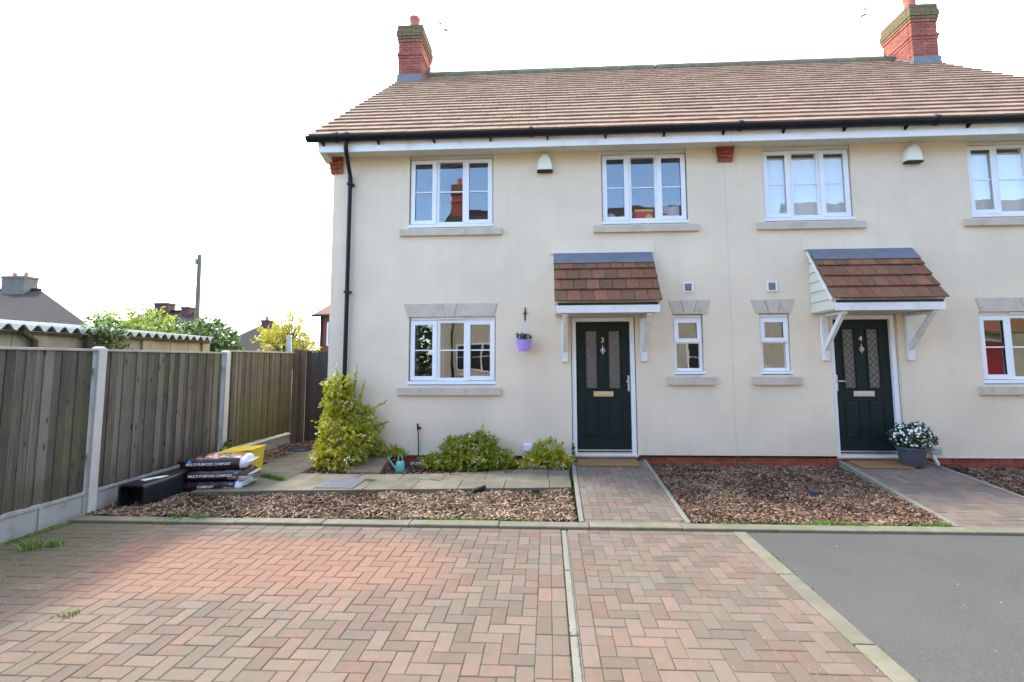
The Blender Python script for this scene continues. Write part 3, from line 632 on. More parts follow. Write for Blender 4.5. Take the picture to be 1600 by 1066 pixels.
def make_house(s, num, label):
    H = thing('house', (s*3.2, 0, 0), label, 'house', None)
    XO = 6.43
    up1 = (.6081, 1.9591); up2 = (3.7521, 5.1291); lo1 = (3.7122, 5.0965); sm = (.4424, .8851)
    dfr = (1.497, 2.487)
    wx = mirror(s, .004, XO)
    holes = []
    for a, b in (up1, up2):
        q = mirror(s, a-.012, b+.012); holes.append((q[0], q[1], 3.655, 4.905))
    q = mirror(s, lo1[0]-.012, lo1[1]+.012); holes.append((q[0], q[1], 1.09, 2.185))
    q = mirror(s, sm[0]-.01, sm[1]+.01); holes.append((q[0], q[1], 1.24, 2.192))
    q = mirror(s, dfr[0]-.012, dfr[1]+.012); holes.append((q[0], q[1], 0, 2.165))
    b = wall_holes(wx[0], wx[1], 0, 4.95, holes)
    xo, xi = s*XO, s*.004; D = 8.76
    b.add([(xo, 0, -.3), (xo, D, -.3), (xo, D, 4.95), (xo, 0, 4.95)], [(0, 1, 2, 3)])
    b.add([(xo, 0, 4.95), (xo, D, 4.95), (xo, D/2, 8.72)], [(0, 1, 2)])
    b.add([(xi, D, -.3), (xo, D, -.3), (xo, D, 4.95), (xi, D, 4.95)], [(0, 1, 2, 3)])
    b.add([(xi, 0, 0), (xi, D, 0), (xi, D, 4.95), (xi, 0, 4.95)], [(0, 1, 2, 3)])
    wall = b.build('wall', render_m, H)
    MB().box(wx[0]+.002, -.014, 0, wx[0]+(s*-dfr[1]-wx[0]-.02 if s < 0 else dfr[0]-wx[0]-.02), -.001, .016).box((s*-1 and (-dfr[0] if s < 0 else dfr[1]))+.02, -.014, 0, wx[1]-.002, -.001, .016).build('render_stop_bead', cream_p, H)
    # brick plinth
    dx = mirror(s, dfr[0]-.012, dfr[1]+.012)
    pl = MB().box(wx[0], .028, -.34, wx[1], .3, -.004).build('plinth', mortar, H)
    items = []
    for r in range(4):
        x = wx[0]+.108-(.1125 if r % 2 else 0)
        while x < wx[1]+.05:
            a_, b__ = max(wx[0], x-.1065), min(wx[1], x+.1065)
            if b__-a_ > .2: items.append((brk, (x, .065+rng.uniform(-.001, .001), -.079-.075*r), (0, 0, 0)))
            elif b__-a_ > .02: items.append((piece_mesh('brick', b__-a_, .1, .064, brick_red, .002), ((a_+b__)/2, .065, -.079-.075*r), (0, 0, 0)))
            x += .225
    pieces(pl, 'brick', items, 300, 'bricks')
    # windows
    wins = {}
    for key, (a, b_) in (('a', up1), ('b', up2)):
        q = mirror(s, a, b_); w_ = win3(H, q[0], q[1], 3.7157, 4.8322, True); wins[key] = w_
        q2 = mirror(s, a-.155, b_+.15); sill(w_, q2[0], q2[1], 3.518, 3.640)
    q = mirror(s, *lo1); w_ = win3(H, q[0], q[1], 1.1553, 2.1332, False); wins['c'] = w_
    q2 = mirror(s, lo1[0]-.10, lo1[1]+.17); sill(w_, q2[0], q2[1], .935, 1.065)
    tq = mirror(s, 3.67, 5.20); bq = mirror(s, 3.735, 5.13); kt = mirror(s, 4.315, 4.57); kb = mirror(s, 4.377, 4.503)
    lintel(w_, tq[0], tq[1], bq[0], bq[1], 2.187, 2.40, kt, kb)
    q = mirror(s, *sm); w_ = win1(H, q[0], q[1], 1.2962, 2.1332); wins['d'] = w_
    q2 = mirror(s, .285, 1.004); sill(w_, q2[0], q2[1], 1.088, 1.222)
    tq = mirror(s, .314, .96); bq = mirror(s, .38, .887); kt = mirror(s, .515, .771); kb = mirror(s, .58, .718)
    lintel(w_, tq[0], tq[1], bq[0], bq[1], 2.194, 2.41, kt, kb)
    # door
    q = mirror(s, *dfr); F = .045
    Dr = MB().box(q[0], F, .016, q[0]+.068, F+.09, 2.158).box(q[1]-.068, F, .016, q[1], F+.09, 2.158).box(q[0]+.068, F, 2.092, q[1]-.068, F+.09, 2.158).box(q[0]-.006, F-.035, -.022, q[1]+.006, F+.09, .015).build('door', upvc if s < 0 else upvc, H, bevel=.004)
    lx0, lx1 = q[0]+.070, q[1]-.070; LY = .095
    MB().box(lx0, LY-.02, .017, lx1, LY+.03, .042).box(lx0, LY-.012, .062, lx1, LY-.001, .082).build('threshold', steel, Dr)
    lw = lx1-lx0; gw = .17; g0 = lx0+.158; g1 = lx1-.158-gw
    lf = MB(); zb_, zt_ = .046, 2.088; zg0, zg1 = 1.035, 1.94
    for (a, b_) in ((lx0, g0), (g0+gw, g1), (g1+gw, lx1)): lf.box(a, LY, zb_, b_, LY+.045, zt_)
    for a in (g0, g1): lf.box(a, LY, zb_, a+gw, LY+.045, zg0).box(a, LY, zg1, a+gw, LY+.045, zt_)
    lf.build('door_leaf', door_m, Dr)
    for a in (g0, g1):
        m_ = MB(); t = .02
        m_.box(a-t, LY-.012, zg0-t, a, LY-.001, zg1+t).box(a+gw, LY-.012, zg0-t, a+gw+t, LY-.001, zg1+t).box(a, LY-.012, zg1, a+gw, LY-.001, zg1+t).box(a-.0, LY-.012, zg0-t, a+gw, LY-.001, zg0)
        m_.build('glazing_bead', door_m, Dr, bevel=.004)
        MB().box(a, LY+.012, zg0, a+gw, LY+.018, zg1).build('glass_panel', obscure, Dr)
        ld = MB(); n = 9; hh = (zg1-zg0)/n
        for k in range(-1, n+1):
            for sg in (1, -1):
                x_a, x_b = (a, a+gw) if sg > 0 else (a+gw, a)
                z_a, z_b = zg0+k*hh, zg0+(k+2)*hh
                t0, t1 = 0, 1
                if z_a < zg0: t0 = (zg0-z_a)/(z_b-z_a)
                if z_b > zg1: t1 = (zg1-z_a)/(z_b-z_a)
                if t1 <= t0: continue
                P = lambda t: (x_a+(x_b-x_a)*t, z_a+(z_b-z_a)*t)
                p, r = P(t0), P(t1); hw = .0032
                ld.hexa([(p[0], LY+.007, p[1]-hw), (r[0], LY+.007, r[1]-hw), (r[0], LY+.0118, r[1]-hw), (p[0], LY+.0118, p[1]-hw), (p[0], LY+.007, p[1]+hw), (r[0], LY+.007, r[1]+hw), (r[0], LY+.0118, r[1]+hw), (p[0], LY+.0118, p[1]+hw)])
        ld.build('leading', leading_m, Dr)
        # raised lower panel
        pa, pb, pc, pd = a-.026, a+gw+.026, .245, .85
        pn = MB().box(pa, LY-.010, pc, pa+.018, LY-.001, pd).box(pb-.018, LY-.010, pc, pb, LY-.001, pd).box(pa+.018, LY-.010, pd-.018, pb-.018, LY-.001, pd).box(pa+.018, LY-.010, pc, pb-.018, LY-.001, pc+.018)
        pn.hexa([(pa+.022, LY-.001, pc+.022), (pb-.022, LY-.001, pc+.022), (pb-.022, LY-.001, pd-.022), (pa+.022, LY-.001, pd-.022), (pa+.06, LY-.011, pc+.06), (pb-.06, LY-.011, pc+.06), (pb-.06, LY-.011, pd-.06), (pa+.06, LY-.011, pd-.06)])
        pn.build('raised_panel', door_m, Dr, bevel=.003)
    cx = (lx0+lx1)/2
    MB().box(cx-.155, LY-.010, .905, cx+.155, LY-.001, .985).box(cx-.12, LY-.014, .925, cx+.12, LY-.010, .965).build('letterbox', brass if s < 0 else steel, Dr, bevel=.003)
    me = text_mesh(num, .118, .003, brass if s < 0 else steel, .001); o = bpy.data.objects.new('door_number', me); link(o, Dr, (cx, LY-.006, 1.79)); o.rotation_euler = (PI/2, 0, 0)
    kn = MB(); zc = 1.63
    kn.tube([(cx+.032*math.cos(a), LY-.02, zc+.032*math.sin(a)) for a in np.linspace(0, 2*PI, 17)], .007, 6, False)
    kn.tube([(cx, LY-.012, zc+.085), (cx, LY-.016, zc+.03), (cx, LY-.02, zc+.005), (cx, LY-.016, zc-.03), (cx, LY-.012, zc-.065)], [.004, .009, .014, .008, .005], 8)
    kn.lathe((cx, LY-.014, zc-.05), [(.010, 0), (.013, .008), (.008, .016)], 8)
    kn.build('door_knocker', steel, Dr, True)
    hx = lx1-.028 if s < 0 else lx0+.028; dr = -1 if s < 0 else 1
    MB().box(hx-.015, LY-.012, .985, hx+.015, LY-.001, 1.235).build('handle_plate', steel, Dr, bevel=.005)
    MB().tube([(hx, LY-.01, 1.14), (hx, LY-.045, 1.14), (hx+dr*.03, LY-.05, 1.14), (hx+dr*(.045 if s < 0 else .10), LY-.05, 1.138)], [.010, .010, .014, .012], 8).build('door_handle', steel, Dr, True)
    # vent, alarm, meter box
    vx = s*.645
    v_ = MB().box(vx-.078, -.02, 2.536, vx+.078, -.0015, 2.555).box(vx-.078, -.02, 2.675, vx+.078, -.0015, 2.694).box(vx-.078, -.02, 2.555, vx-.055, -.0015, 2.675).box(vx+.055, -.02, 2.555, vx+.078, -.0015, 2.675).build('extractor_vent', upvc, H, bevel=.003)
    gr = MB().box(vx-.055, -.006, 2.555, vx+.055, -.0015, 2.675)
    for k in range(6): gr.hexa([(vx-.055, -.017, 2.556+k*.02), (vx+.055, -.017, 2.556+k*.02), (vx+.055, -.007, 2.568+k*.02), (vx-.055, -.007, 2.568+k*.02), (vx-.055, -.017, 2.560+k*.02), (vx+.055, -.017, 2.560+k*.02), (vx+.055, -.007, 2.572+k*.02), (vx-.055, -.007, 2.572+k*.02)])
    gr.build('vent_grille', grille, v_)
    bx = s*2.888; pts = []
    for t in np.linspace(0, 1, 15):
        a = PI*t; pts.append((bx-.128*math.cos(a)*(1-.10*math.sin(a)), 4.60+.245*math.sin(a)**.8))
    prof = [(bx-.135, 4.565)]+[(bx-.134, 4.60)]+pts[1:-1]+[(bx+.134, 4.60), (bx+.135, 4.565)]
    n = len(prof); cxz = (bx, 4.66)
    vs = [(p[0], -.004, p[1]) for p in prof]+[(p[0], -.055, p[1]) for p in prof]+[(cxz[0]+(p[0]-cxz[0])*.82, -.10, cxz[1]+(p[1]-cxz[1])*.84 if p[1] > 4.61 else p[1]) for p in prof]
    fs = [(k*n+i, k*n+(i+1) % n, (k+1)*n+(i+1) % n, (k+1)*n+i) for k in range(2) for i in range(n)]+[tuple(range(2*n, 3*n))]
    al = MB().add(vs, fs).build('burglar_alarm', mat('cream_alarm_plastic', (.76, .76, .64), None, 4, .4, spec=.5), H, True, bevel=.006)
    MB().hexa([(bx-.125, -.09, 4.535), (bx+.125, -.09, 4.535), (bx+.125, -.004, 4.535), (bx-.125, -.004, 4.535), (bx-.130, -.094, 4.563), (bx+.130, -.094, 4.563), (bx+.130, -.004, 4.563), (bx-.130, -.004, 4.563)]).build('strobe_lens', black_pl, al, bevel=.006)
    if s < 0:
        mb = MB().box(-3.256, -.062, .071, -3.118, -.002, .185).build('meter_box', upvc, H, bevel=.012)
        MB().tube([(-3.19, -.03, .07), (-3.19, -.03, -.3)], .017).build('pipe', galv, mb, True)
    else:
        mb = MB().box(2.80, -.075, .062, 2.955, -.002, .165).build('meter_box', greybox, H, bevel=.014)
        MB().tube([(2.84, -.04, .062), (2.84, -.04, .02), (2.88, -.05, -.06), (2.90, -.05, -.3)], .026).build('pipe', upvc, mb, True)
    # canopy ---------------------------------------------------------
    ca, cb_ = mirror(s, 1.20, 2.77)
    if s < 0: ca, cb_ = -2.765, -1.205
    yt, zt, yb, zb = -.02, 3.185, -.615, 2.318; sl = math.atan2(zt-zb, yt-yb); L_ = math.hypot(zt-zb, yt-yb)
    cp = MB()
    cp.prism([(-.004, 2.19), (-.585, 2.19), (-.585, 2.32), (-.004, 3.15)], 'x', ca+.045, cb_-.045)
    cano = cp.build('canopy', cream_p, H)
    MB().box(ca+.03, -.607, 2.168, cb_-.03, -.587, 2.280).build('fascia_board', whitewood, cano, bevel=.003)
    MB().box(ca+.05, -.600, 2.281, cb_-.05, -.587, 2.318).build('gap_shade_strip', black_pl, cano)  # black strip added to paint the shaded gap between tiles and fascia
    MB().box(ca+.05, -.585, 2.172, cb_-.05, -.004, 2.188).build('soffit', cream_p, cano)
    for ex, sg in ((ca+.043, -1), (cb_-.043, 1)):
        # side cladding boards
        for k in range(6):
            z0, z1 = 2.19+k*.155, 2.19+(k+1)*.155-.004
            yf = lambda z: max(-.585, -.585+(z-2.32)*.585/.83) if z > 2.32 else -.585
            if z1 > 3.10: z1 = 3.10
            q0 = [(-.004, z0), (yf(z0), z0), (yf(z1), z1), (-.004, z1)]
            MB().add([(ex, a_, b_) for a_, b_ in q0]+[(ex+sg*(.022 if i_ < 2 else .006), a_, b_) for i_, (a_, b_) in enumerate(q0)], [(0, 1, 2, 3), (4, 5, 6, 7), (0, 1, 5, 4), (1, 2, 6, 5), (2, 3, 7, 6), (3, 0, 4, 7)]).build('cladding_board', cream_p, cano)
        # barge board
        ny, nz_ = -math.sin(sl), math.cos(sl)
        P = lambda t, h: (yb+(yt-yb)*t+ny*h, zb+(zt-zb)*t+nz_*h)
        pl_ = [P(.03, -.012), P(.985, -.012), P(.985, -.06), P(.03, -.06)]
        MB().prism(pl_, 'x', ex+sg*.024, ex+sg*.040).build('barge_board', whitewood, cano)
    # tiles
    items = []
    rows = [(2.318, 0), (2.505, 1), (2.684, 0), (2.862, 1)]
    for ri, (z0, off) in enumerate(rows):
        y0 = yb+(z0-zb)/math.tan(sl)
        ln = .26
        x = ca-.0+(.096 if not off else .048)
        xlist = []
        xx = ca
        if off != 0: xlist.append((pth, xx+.048)); xx += .0975
        while xx+.19 < cb_+.03: xlist.append((pt, xx+.097)); xx += .1955
        if cb_+.012-xx > .07: xlist.append((pth, xx+.048))
        for me, xc in xlist:
            t = ln/2
            ny, nz_ = -math.sin(sl), math.cos(sl)
            h = .10+rng.uniform(-.0015, .0015)
            yy = y0+math.cos(sl)*t+ny*h*.2; zz = z0+math.sin(sl)*t+nz_*h*.2
            items.append((me, (xc+rng.uniform(-.001, .001), yy, zz), (sl-.135, rng.uniform(-.004, .004), rng.uniform(-.004, .004))))
    pieces(cano, 'roof_tile', items, 300)
    ny, nz_ = -math.sin(sl), math.cos(sl)
    P = lambda t, h: (yb+(yt-yb)*t+ny*h, zb+(zt-zb)*t+nz_*h)
    MB().prism([P(.745, .046), P(.995, .012), P(.995, .018), P(.745, .052)], 'x', ca+.004, cb_-.004).build('lead_flashing', lead_m, cano)
    MB().prism([(-.0015, 3.40), (-.016, 3.204), (-.016, 3.196), (-.0015, 3.196)], 'x', ca-.05, cb_+.05).build('render_drip', render_m, cano)
    MB().box(ca-.052, -.030, 3.186, cb_+.052, -.0015, 3.195).build('drip_bead', upvc, cano)
    for bxx in ((ca+.165, cb_-.165) if s < 0 else (ca+.19, cb_-.13)):
        br = MB().box(bxx-.051, -.05, 1.455, bxx+.051, -.002, 2.167).build('bracket', whitewood, cano, bevel=.005)
        MB().box(bxx-.04, -.55, 2.125, bxx+.04, -.051, 2.167).build('bracket_arm', whitewood, cano, bevel=.004)
        MB().prism([(-.051, 1.60), (-.051, 1.70), (-.44, 2.124), (-.53, 2.124)], 'x', bxx-.028, bxx+.028).build('bracket_brace', whitewood, cano, bevel=.004)
        for zz in (1.56, 1.95): MB().lathe((bxx, -.0515, zz-.003), [(.008, 0), (.006, .004)], 6).build('screw_head', grille, cano)
    # eaves ----------------------------------------------------------
    ex0, ex1 = mirror(s, .0015, 6.56)
    MB().box(ex0, -.318, 4.845, ex1, -.300, 5.045).build('fascia_board', fascia_m, H, bevel=.003)
    sf = MB().box(ex0, -.2995, 4.885, ex1, -.0015, 4.90)
    if s < 0: sf.prism([(-.3, 4.87), (-.02, 4.78), (-.02, 4.90), (-.3, 4.92)], 'x', -6.555, -6.435)
    else: sf.prism([(-.3, 4.87), (-.02, 4.78), (-.02, 4.90), (-.3, 4.92)], 'x', 6.435, 6.555)
    sf.build('soffit', cream_p, H)
    gx0, gx1 = mirror(s, .0015, 6.70)
    gt = MB(); yc, zc, r = -.392, 5.058, .078; n = 10
    vs = []; 
    for X in (gx0, gx1):
        for k in range(n+1): a = PI+PI*k/n; vs.append((X, yc+r*math.cos(a), zc+r*math.sin(a)*.95))
        for k in range(n, -1, -1): a = PI+PI*k/n; vs.append((X, yc+(r-.005)*math.cos(a), zc+(r-.005)*math.sin(a)*.95))
    m_ = 2*(n+1); gt.add(vs, [(i, (i+1) % m_, m_+(i+1) % m_, m_+i) for i in range(m_)]+[tuple(range(m_))[::-1], tuple(range(m_, 2*m_))])
    G = gt.build('gutter', gutter_m, H, True)
    k = 0; X = -6.50+.0
    bxs = [-6.46+.905*i for i in range(15)]
    for X in bxs:
        if not (gx0 < X < gx1): continue
        MB().prism([(-.319, 5.0), (-.319, 4.945), (-.335, 4.945), (-.40, 4.978), (-.40, 5.0)], 'x', X-.012, X+.012).build('gutter_bracket', gutter_m, G)
        MB().box(X-.014, -.45, 5.044, X+.014, -.32, 5.052).build('gutter_clip', gutter_m, G)
    for X in ([-6.22, -6.05, -3.1] if s < 0 else [.12, 3.0]):
        MB().tube([(X-.025, yc, zc-.003), (X+.025, yc, zc-.003)], .083, 14).build('gutter_joint', gutter_m, G, True)
    if s < 0:
        dp = MB().tube([(-6.065, -.385, 5.0), (-6.065, -.385, 4.87), (-6.068, -.36, 4.82), (-6.12, -.10, 4.60), (-6.12, -.07, 4.54), (-6.12, -.065, 4.45), (-6.12, -.065, -.22)], .034, 12).build('downpipe', gutter_m, H, True)
        for z in (4.40, 2.6, .9): MB().box(-6.16, -.105, z-.014, -6.065, -.0015, z+.014).build('pipe_clip', gutter_m, dp)
        MB().tube([(-6.12, -.065, 4.52), (-6.12, -.065, 4.40)], .039, 12).build('pipe_socket', gutter_m, dp, True)
    # corbels (kneelers) ---------------------------------------------
    if s < 0:
        cr = MB().box(-6.45, -.03, 4.62, -6.272, -.0015, 4.88).build('brick_corbel', mortar, H)
        for r_ in range(4):
            z = 4.612+r_*.070; o_ = r_*.016
            for j in range(2):
                x0 = -6.455-o_+j*(.11+o_/2); x1 = x0+.105+o_/2
                if j: x1 = -6.268
                MB().box(x0, -.045-r_*.006, z, x1, -.0316, z+.062).build('brick', brick_red, cr, bevel=.002)
        for r_ in range(4):
            z = 4.612+r_*.070; o_ = r_*.016
            MB().box(-6.475-o_, -.03, z, -6.4515, .25, z+.062).build('brick', brick_red, cr, bevel=.002)
        cr = MB().box(-.115, -.03, 4.65, .125, -.0015, 4.88).build('brick_corbel', mortar, H)
        for r_ in range(4):
            z = 4.646+r_*.062; o_ = (r_)*.010
            sp = .03 if r_ % 2 else -.04
            MB().box(-.105-o_, -.045-r_*.006, z, sp-.004, -.0316, z+.055).build('brick', brick_red, cr, bevel=.002)
            MB().box(sp+.004, -.045-r_*.006, z, .118+o_, -.0316, z+.055).build('brick', brick_red, cr, bevel=.002)
    else:
        cr = MB().box(6.272, -.03, 4.62, 6.45, -.0015, 4.88).build('brick_corbel', mortar, H)
        for r_ in range(4): MB().box(6.268, -.045, 4.612+r_*.07, 6.46+r_*.016, -.0316, 4.674+r_*.07).build('brick', brick_red, cr, bevel=.002)
    # roof -----------------------------------------------------------
    rx0, rx1 = mirror(s, 0, 6.62)
    rf = MB(); zr = lambda y: EAVE_Z-.02+(y-EAVE_Y)*TAN
    yb2 = 2*RIDGE_Y-EAVE_Y
    rf.add([(rx0, EAVE_Y+.03, zr(EAVE_Y+.03)), (rx1, EAVE_Y+.03, zr(EAVE_Y+.03)), (rx1, RIDGE_Y, zr(RIDGE_Y)), (rx0, RIDGE_Y, zr(RIDGE_Y)), (rx0, yb2, zr(EAVE_Y)), (rx1, yb2, zr(EAVE_Y))], [(0, 1, 2, 3), (3, 2, 5, 4)])
    rf.add([(rx0, EAVE_Y+.03, zr(EAVE_Y+.03)-.06), (rx1, EAVE_Y+.03, zr(EAVE_Y+.03)-.06), (rx1, RIDGE_Y, zr(RIDGE_Y)-.06), (rx0, RIDGE_Y, zr(RIDGE_Y)-.06), (rx0, yb2, zr(EAVE_Y)-.06), (rx1, yb2, zr(EAVE_Y)-.06)], [(0, 3, 2, 1), (3, 4, 5, 2)])
    RF = rf.build('roof', tile_m, H)
    items = []; gauge = .2775; nrow = 23
    cy, sy = math.cos(TH), math.sin(TH)
    for r_ in range(nrow):
        d0 = r_*gauge-.02
        if d0+.16 > (RIDGE_Y-EAVE_Y)/cy: break
        x = 0
        half = r_ % 2
        n0 = 0; xx = 0.0
        lst = []
        if half: lst.append((rth, .075)); xx = .15
        while xx+.3 <= 6.66: lst.append((rt, xx+.15)); xx += .3
        if 6.665-xx > .03: lst.append((make_tile(6.665-xx-.003, .33, .031, tile_m), (xx+6.665)/2))
        for me, xc in lst:
            d = d0+.165
            yy = EAVE_Y+d*cy-sy*.012; zz = EAVE_Z+d*sy+cy*.012
            items.append((me, (s*xc, yy, zz+rng.uniform(-.002, .003)), (TH-.10+rng.uniform(-.003, .003), rng.uniform(-.006, .006), 0)))
    pieces(RF, 'roof_tile', items, 300, 'roof_tiles')
    x = .02
    while x < 6.1:
        X0, X1 = (s*x, s*(x+.446)); X0, X1 = min(X0, X1), max(X0, X1)
        MB().tube([(X0, RIDGE_Y, RIDGE_Z+.0), (X1, RIDGE_Y, RIDGE_Z+rng.uniform(-.004, .004))], .135, 12).build('ridge_tile', ridge_m, RF, True); x += .45
    q0 = lambda y, h: (y, EAVE_Z-.02+(y-EAVE_Y)*TAN+h)
    va, vb = mirror(s, 6.625, 6.662)
    MB().prism([q0(EAVE_Y+.02, -.03), q0(RIDGE_Y-.05, -.03), q0(RIDGE_Y-.05, .058), q0(EAVE_Y+.02, .050)], 'x', va, vb).build('verge_trim', tile_m, RF)
    # chimney --------------------------------------------------------
    x_in, x_out = 6.02, 6.62; y0, y1 = 3.72, 4.66; zb0 = 8.2
    c0, c1 = mirror(s, x_in+.02, x_out-.02)
    CH = MB().box(c0, y0+.02, 6.5, c1, y1-.02, 9.98).build('chimney', mortar, H)
    a0, a1 = mirror(s, x_in-.03, x_out+.03)
    MB().box(a0+.01, y0-.03, 8.2, a1-.01, y0-.005, 8.74).prism([(y0-.03, 8.43), (y0+.66, 8.99), (y0+.66, 9.15), (y0-.03, 8.60)], 'x', a0, a0+.024).prism([(y0-.03, 8.43), (y0+.66, 8.99), (y0+.66, 9.15), (y0-.03, 8.60)], 'x', a1-.024, a1).build('lead_flashing', lead_m, CH)
    items = []; nc = 20; z = 8.56; zz0 = 8.60
    corb = {8: .012, 9: .03, 14: .02, 15: .035, 16: .05, 17: .05}
    for c_ in range(nc):
        z = zz0+c_*.0735; o_ = corb.get(c_, 0)
        if c_ >= 18: o_ = .03
        mossy = c_ >= 15
        B, Hh = (cbm, cbmh) if mossy else (cb, cbh)
        X0, X1 = mirror(s, x_in-o_, x_out+o_); Y0, Y1 = y0-o_, y1+o_
        # front and back rows
        for yy in (Y0+.05, Y1-.05):
            w_ = X1-X0; n = 3
            if c_ % 2 == 0: cells = [(X0, X0+w_*.36), (X0+w_*.36, X0+w_*.72), (X0+w_*.72, X1)]
            else: cells = [(X0, X0+w_*.20), (X0+w_*.20, X0+w_*.56), (X0+w_*.56, X1-w_*.08)]; cells[-1] = (X0+w_*.56, X1)
            for (p, q_) in cells:
                m_ = mossy_brick if mossy else chim_brick
                items.append(('b', p+.004, q_-.004, yy-.05, yy+.05, z, z+.066, m_))
        for xx in (X0+.05, X1-.05):
            n = 3; Ls = (Y1-Y0-.2)/n; off = (Ls/2 if c_ % 2 else 0)
            ys = [Y0+.103]+[Y0+.1+Ls*k+off for k in range(1 if not off else 0, n+1)]
            ys = sorted(set([round(v_, 4) for v_ in ys if v_ < Y1-.13]))+[Y1-.103]
            for p, q_ in zip(ys[:-1], ys[1:]): items.append(('b', xx-.05, xx+.05, p+.003, q_-.003, z, z+.066, mossy_brick if mossy else chim_brick))
    for it in items:
        _, p, q_, ya, yb_, za, zb_, m_ = it
        MB().box(p, ya, za, q_, yb_, zb_).build('brick', m_, CH)
    X0, X1 = mirror(s, x_in-.03, x_out+.03)
    MB().hexa([(X0, y0-.03, 10.07), (X1, y0-.03, 10.07), (X1, y1+.03, 10.07), (X0, y1+.03, 10.07), (X0+.12, y0+.12, 10.16), (X1-.12, y0+.12, 10.16), (X1-.12, y1-.12, 10.16), (X0+.12, y1-.12, 10.16)]).build('mortar_flaunching', mossy_brick, CH)
    pot = MB().lathe(((X0+X1)/2, y0+.36, 10.12), [(.125, 0), (.12, .26), (.135, .34), (.145, .37), (.145, .42), (.115, .42), (.11, .3)], 18, False).build('chimney_pot', terracotta, CH, True)
    if s < 0:
        A = MB().tube([(-5.93, 4.0, 8.98), (-5.60, 4.0, 9.38)], .011, 6).tube([(-5.93, 4.0, 8.98), (-6.0, 4.0, 8.95)], .013, 6).build('aerial', aerial_m, H)
        MB().tube([(-5.93, 4.0, 9.0), (-5.50, 4.0, 10.2)], .0035, 5).tube([(-5.64, 4.0, 10.36), (-5.59, 4.0, 10.30)], .022, 6).tube([(-5.50, 4.0, 10.15), (-5.42, 4.0, 10.11)], .028, 6).build('aerial_elements', aerial_m, A)
    else:
        A = MB().tube([(5.88, 4.0, 8.72), (5.60, 4.0, 8.94), (5.27, 4.0, 9.37)], .012, 6).build('aerial', aerial_m, H)
        e = MB().tube([(5.60, 4.0, 8.95), (5.14, 4.0, 10.10)], .0035, 5).tube([(4.98, 4.0, 10.02), (5.30, 4.0, 10.16)], .009, 6).tube([(5.16, 4.0, 10.22), (5.24, 4.0, 10.32)], .022, 6).tube([(5.06, 4.0, 10.04), (5.18, 4.0, 10.10)], .022, 6)
        for k in range(5): e.tube([(4.93+k*.10, 3.85, 9.88+k*.075), (4.93+k*.10, 4.15, 9.90+k*.075)], .004, 4)
        e.tube([(4.90, 4.0, 10.30), (4.98, 4.0, 10.27)], .01, 5).tube([(5.46, 4.0, 10.35), (5.52, 4.0, 10.30)], .01, 5)
        e.build('aerial_elements', aerial_m, A)
    # rooms ----------------------------------------------------------
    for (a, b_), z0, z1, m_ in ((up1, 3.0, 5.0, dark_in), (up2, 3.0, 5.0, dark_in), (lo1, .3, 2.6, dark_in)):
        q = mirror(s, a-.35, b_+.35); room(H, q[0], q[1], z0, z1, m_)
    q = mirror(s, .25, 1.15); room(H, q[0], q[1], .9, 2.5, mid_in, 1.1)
    if s > 0:
        for (a, b_) in (up1, up2):
            cu = MB(); x0, x1 = a+.02, b_-.02; n = 60; vs = []
            for i in range(n+1):
                x = x0+(x1-x0)*i/n; yy = .128+.0015*math.sin(i*1.9)
                vs += [(x, yy, 3.72), (x, yy, 4.74)]
            cu.add(vs, [(2*i, 2*i+2, 2*i+3, 2*i+1) for i in range(n)]); cu.build('net_curtain', curtain_m, H)
    else:
        q = mirror(s, *lo1)
        for x0, x1 in ((q[0]+.42, q[0]+.52), (q[0]+.03, q[0]+.10), (q[1]-.12, q[1]-.03)):
            cu = MB(); n = 14; vs = []
            for i in range(n+1):
                x = x0+(x1-x0)*i/n; yy = .22+.012*math.sin(i*1.7); vs += [(x, yy, 1.1), (x, yy, 2.2)]
            cu.add(vs, [(2*i, 2*i+2, 2*i+3, 2*i+1) for i in range(n)]); cu.build('curtain', blinddk, H)
    return H
h3 = make_house(-1, '3', 'cream rendered house with door number 3, hanging basket and shrubs, left half of the pair')
h4 = make_house(1, '4', 'cream rendered house with door number 4 and potted flowers, right half of the pair')

MB().box(-.0038, .003, .0, .0038, .05, 4.64).build('movement_joint', cream_p, h3)
# things seen behind the upstairs and small windows -------------------
t = thing('cardboard_box', (-1.22, .3, 3.72), 'red and yellow printed box behind the middle pane of the upstairs window above the porch', 'box')
MB().box(-1.42, .135, 3.70, -1.12, .45, 3.905).build('box_body', red_card, t, bevel=.004)
MB().box(-1.42, .133, 3.905, -1.12, .45, 3.94).build('lid', yellow_card, t)
MB().lathe((0, 0, 0), [(.001, 0), (.055, 0), (.055, .003)], 18).build('emblem', yellow_card, t, origin=(0, 0, 0)); e_ = bpy.data.objects['emblem']; e_.location = Vector((-1.19, .132, 3.80))-W[t.name]; e_.rotation_euler = (PI/2, 0, 0)
b = MB().box(-.98, .135, 3.70, -.70, .42, 3.98).build('cardboard_box', white_card, label='white and pink printed box behind the right pane of the upstairs window above the porch', cat='box', bevel=.004)
MB().box(-.98, .132, 3.84, -.90, .1345, 3.86).build('printed_stripe', black_pl, b)
ty = MB()
for k in range(3): ty.lathe((-1.62-.0+k*.03, .245, 3.71), [(.10, 0), (.11, .05), (.07, .12-.01*k), (.02, .16)], 14)
ty.build('toy', yellow_toy, None, True, label='yellow toy on the sill behind the left pane of the upstairs window above the porch', cat='toy')
t2 = MB().lathe((-1.80, .25, 3.71), [(.11, 0), (.12, .06), (.10, .14), (.04, .20), (.005, .215)], 16).build('toy', white_card, None, True, label='white round toy left of the yellow one behind the upstairs window', cat='toy')
fl = MB()
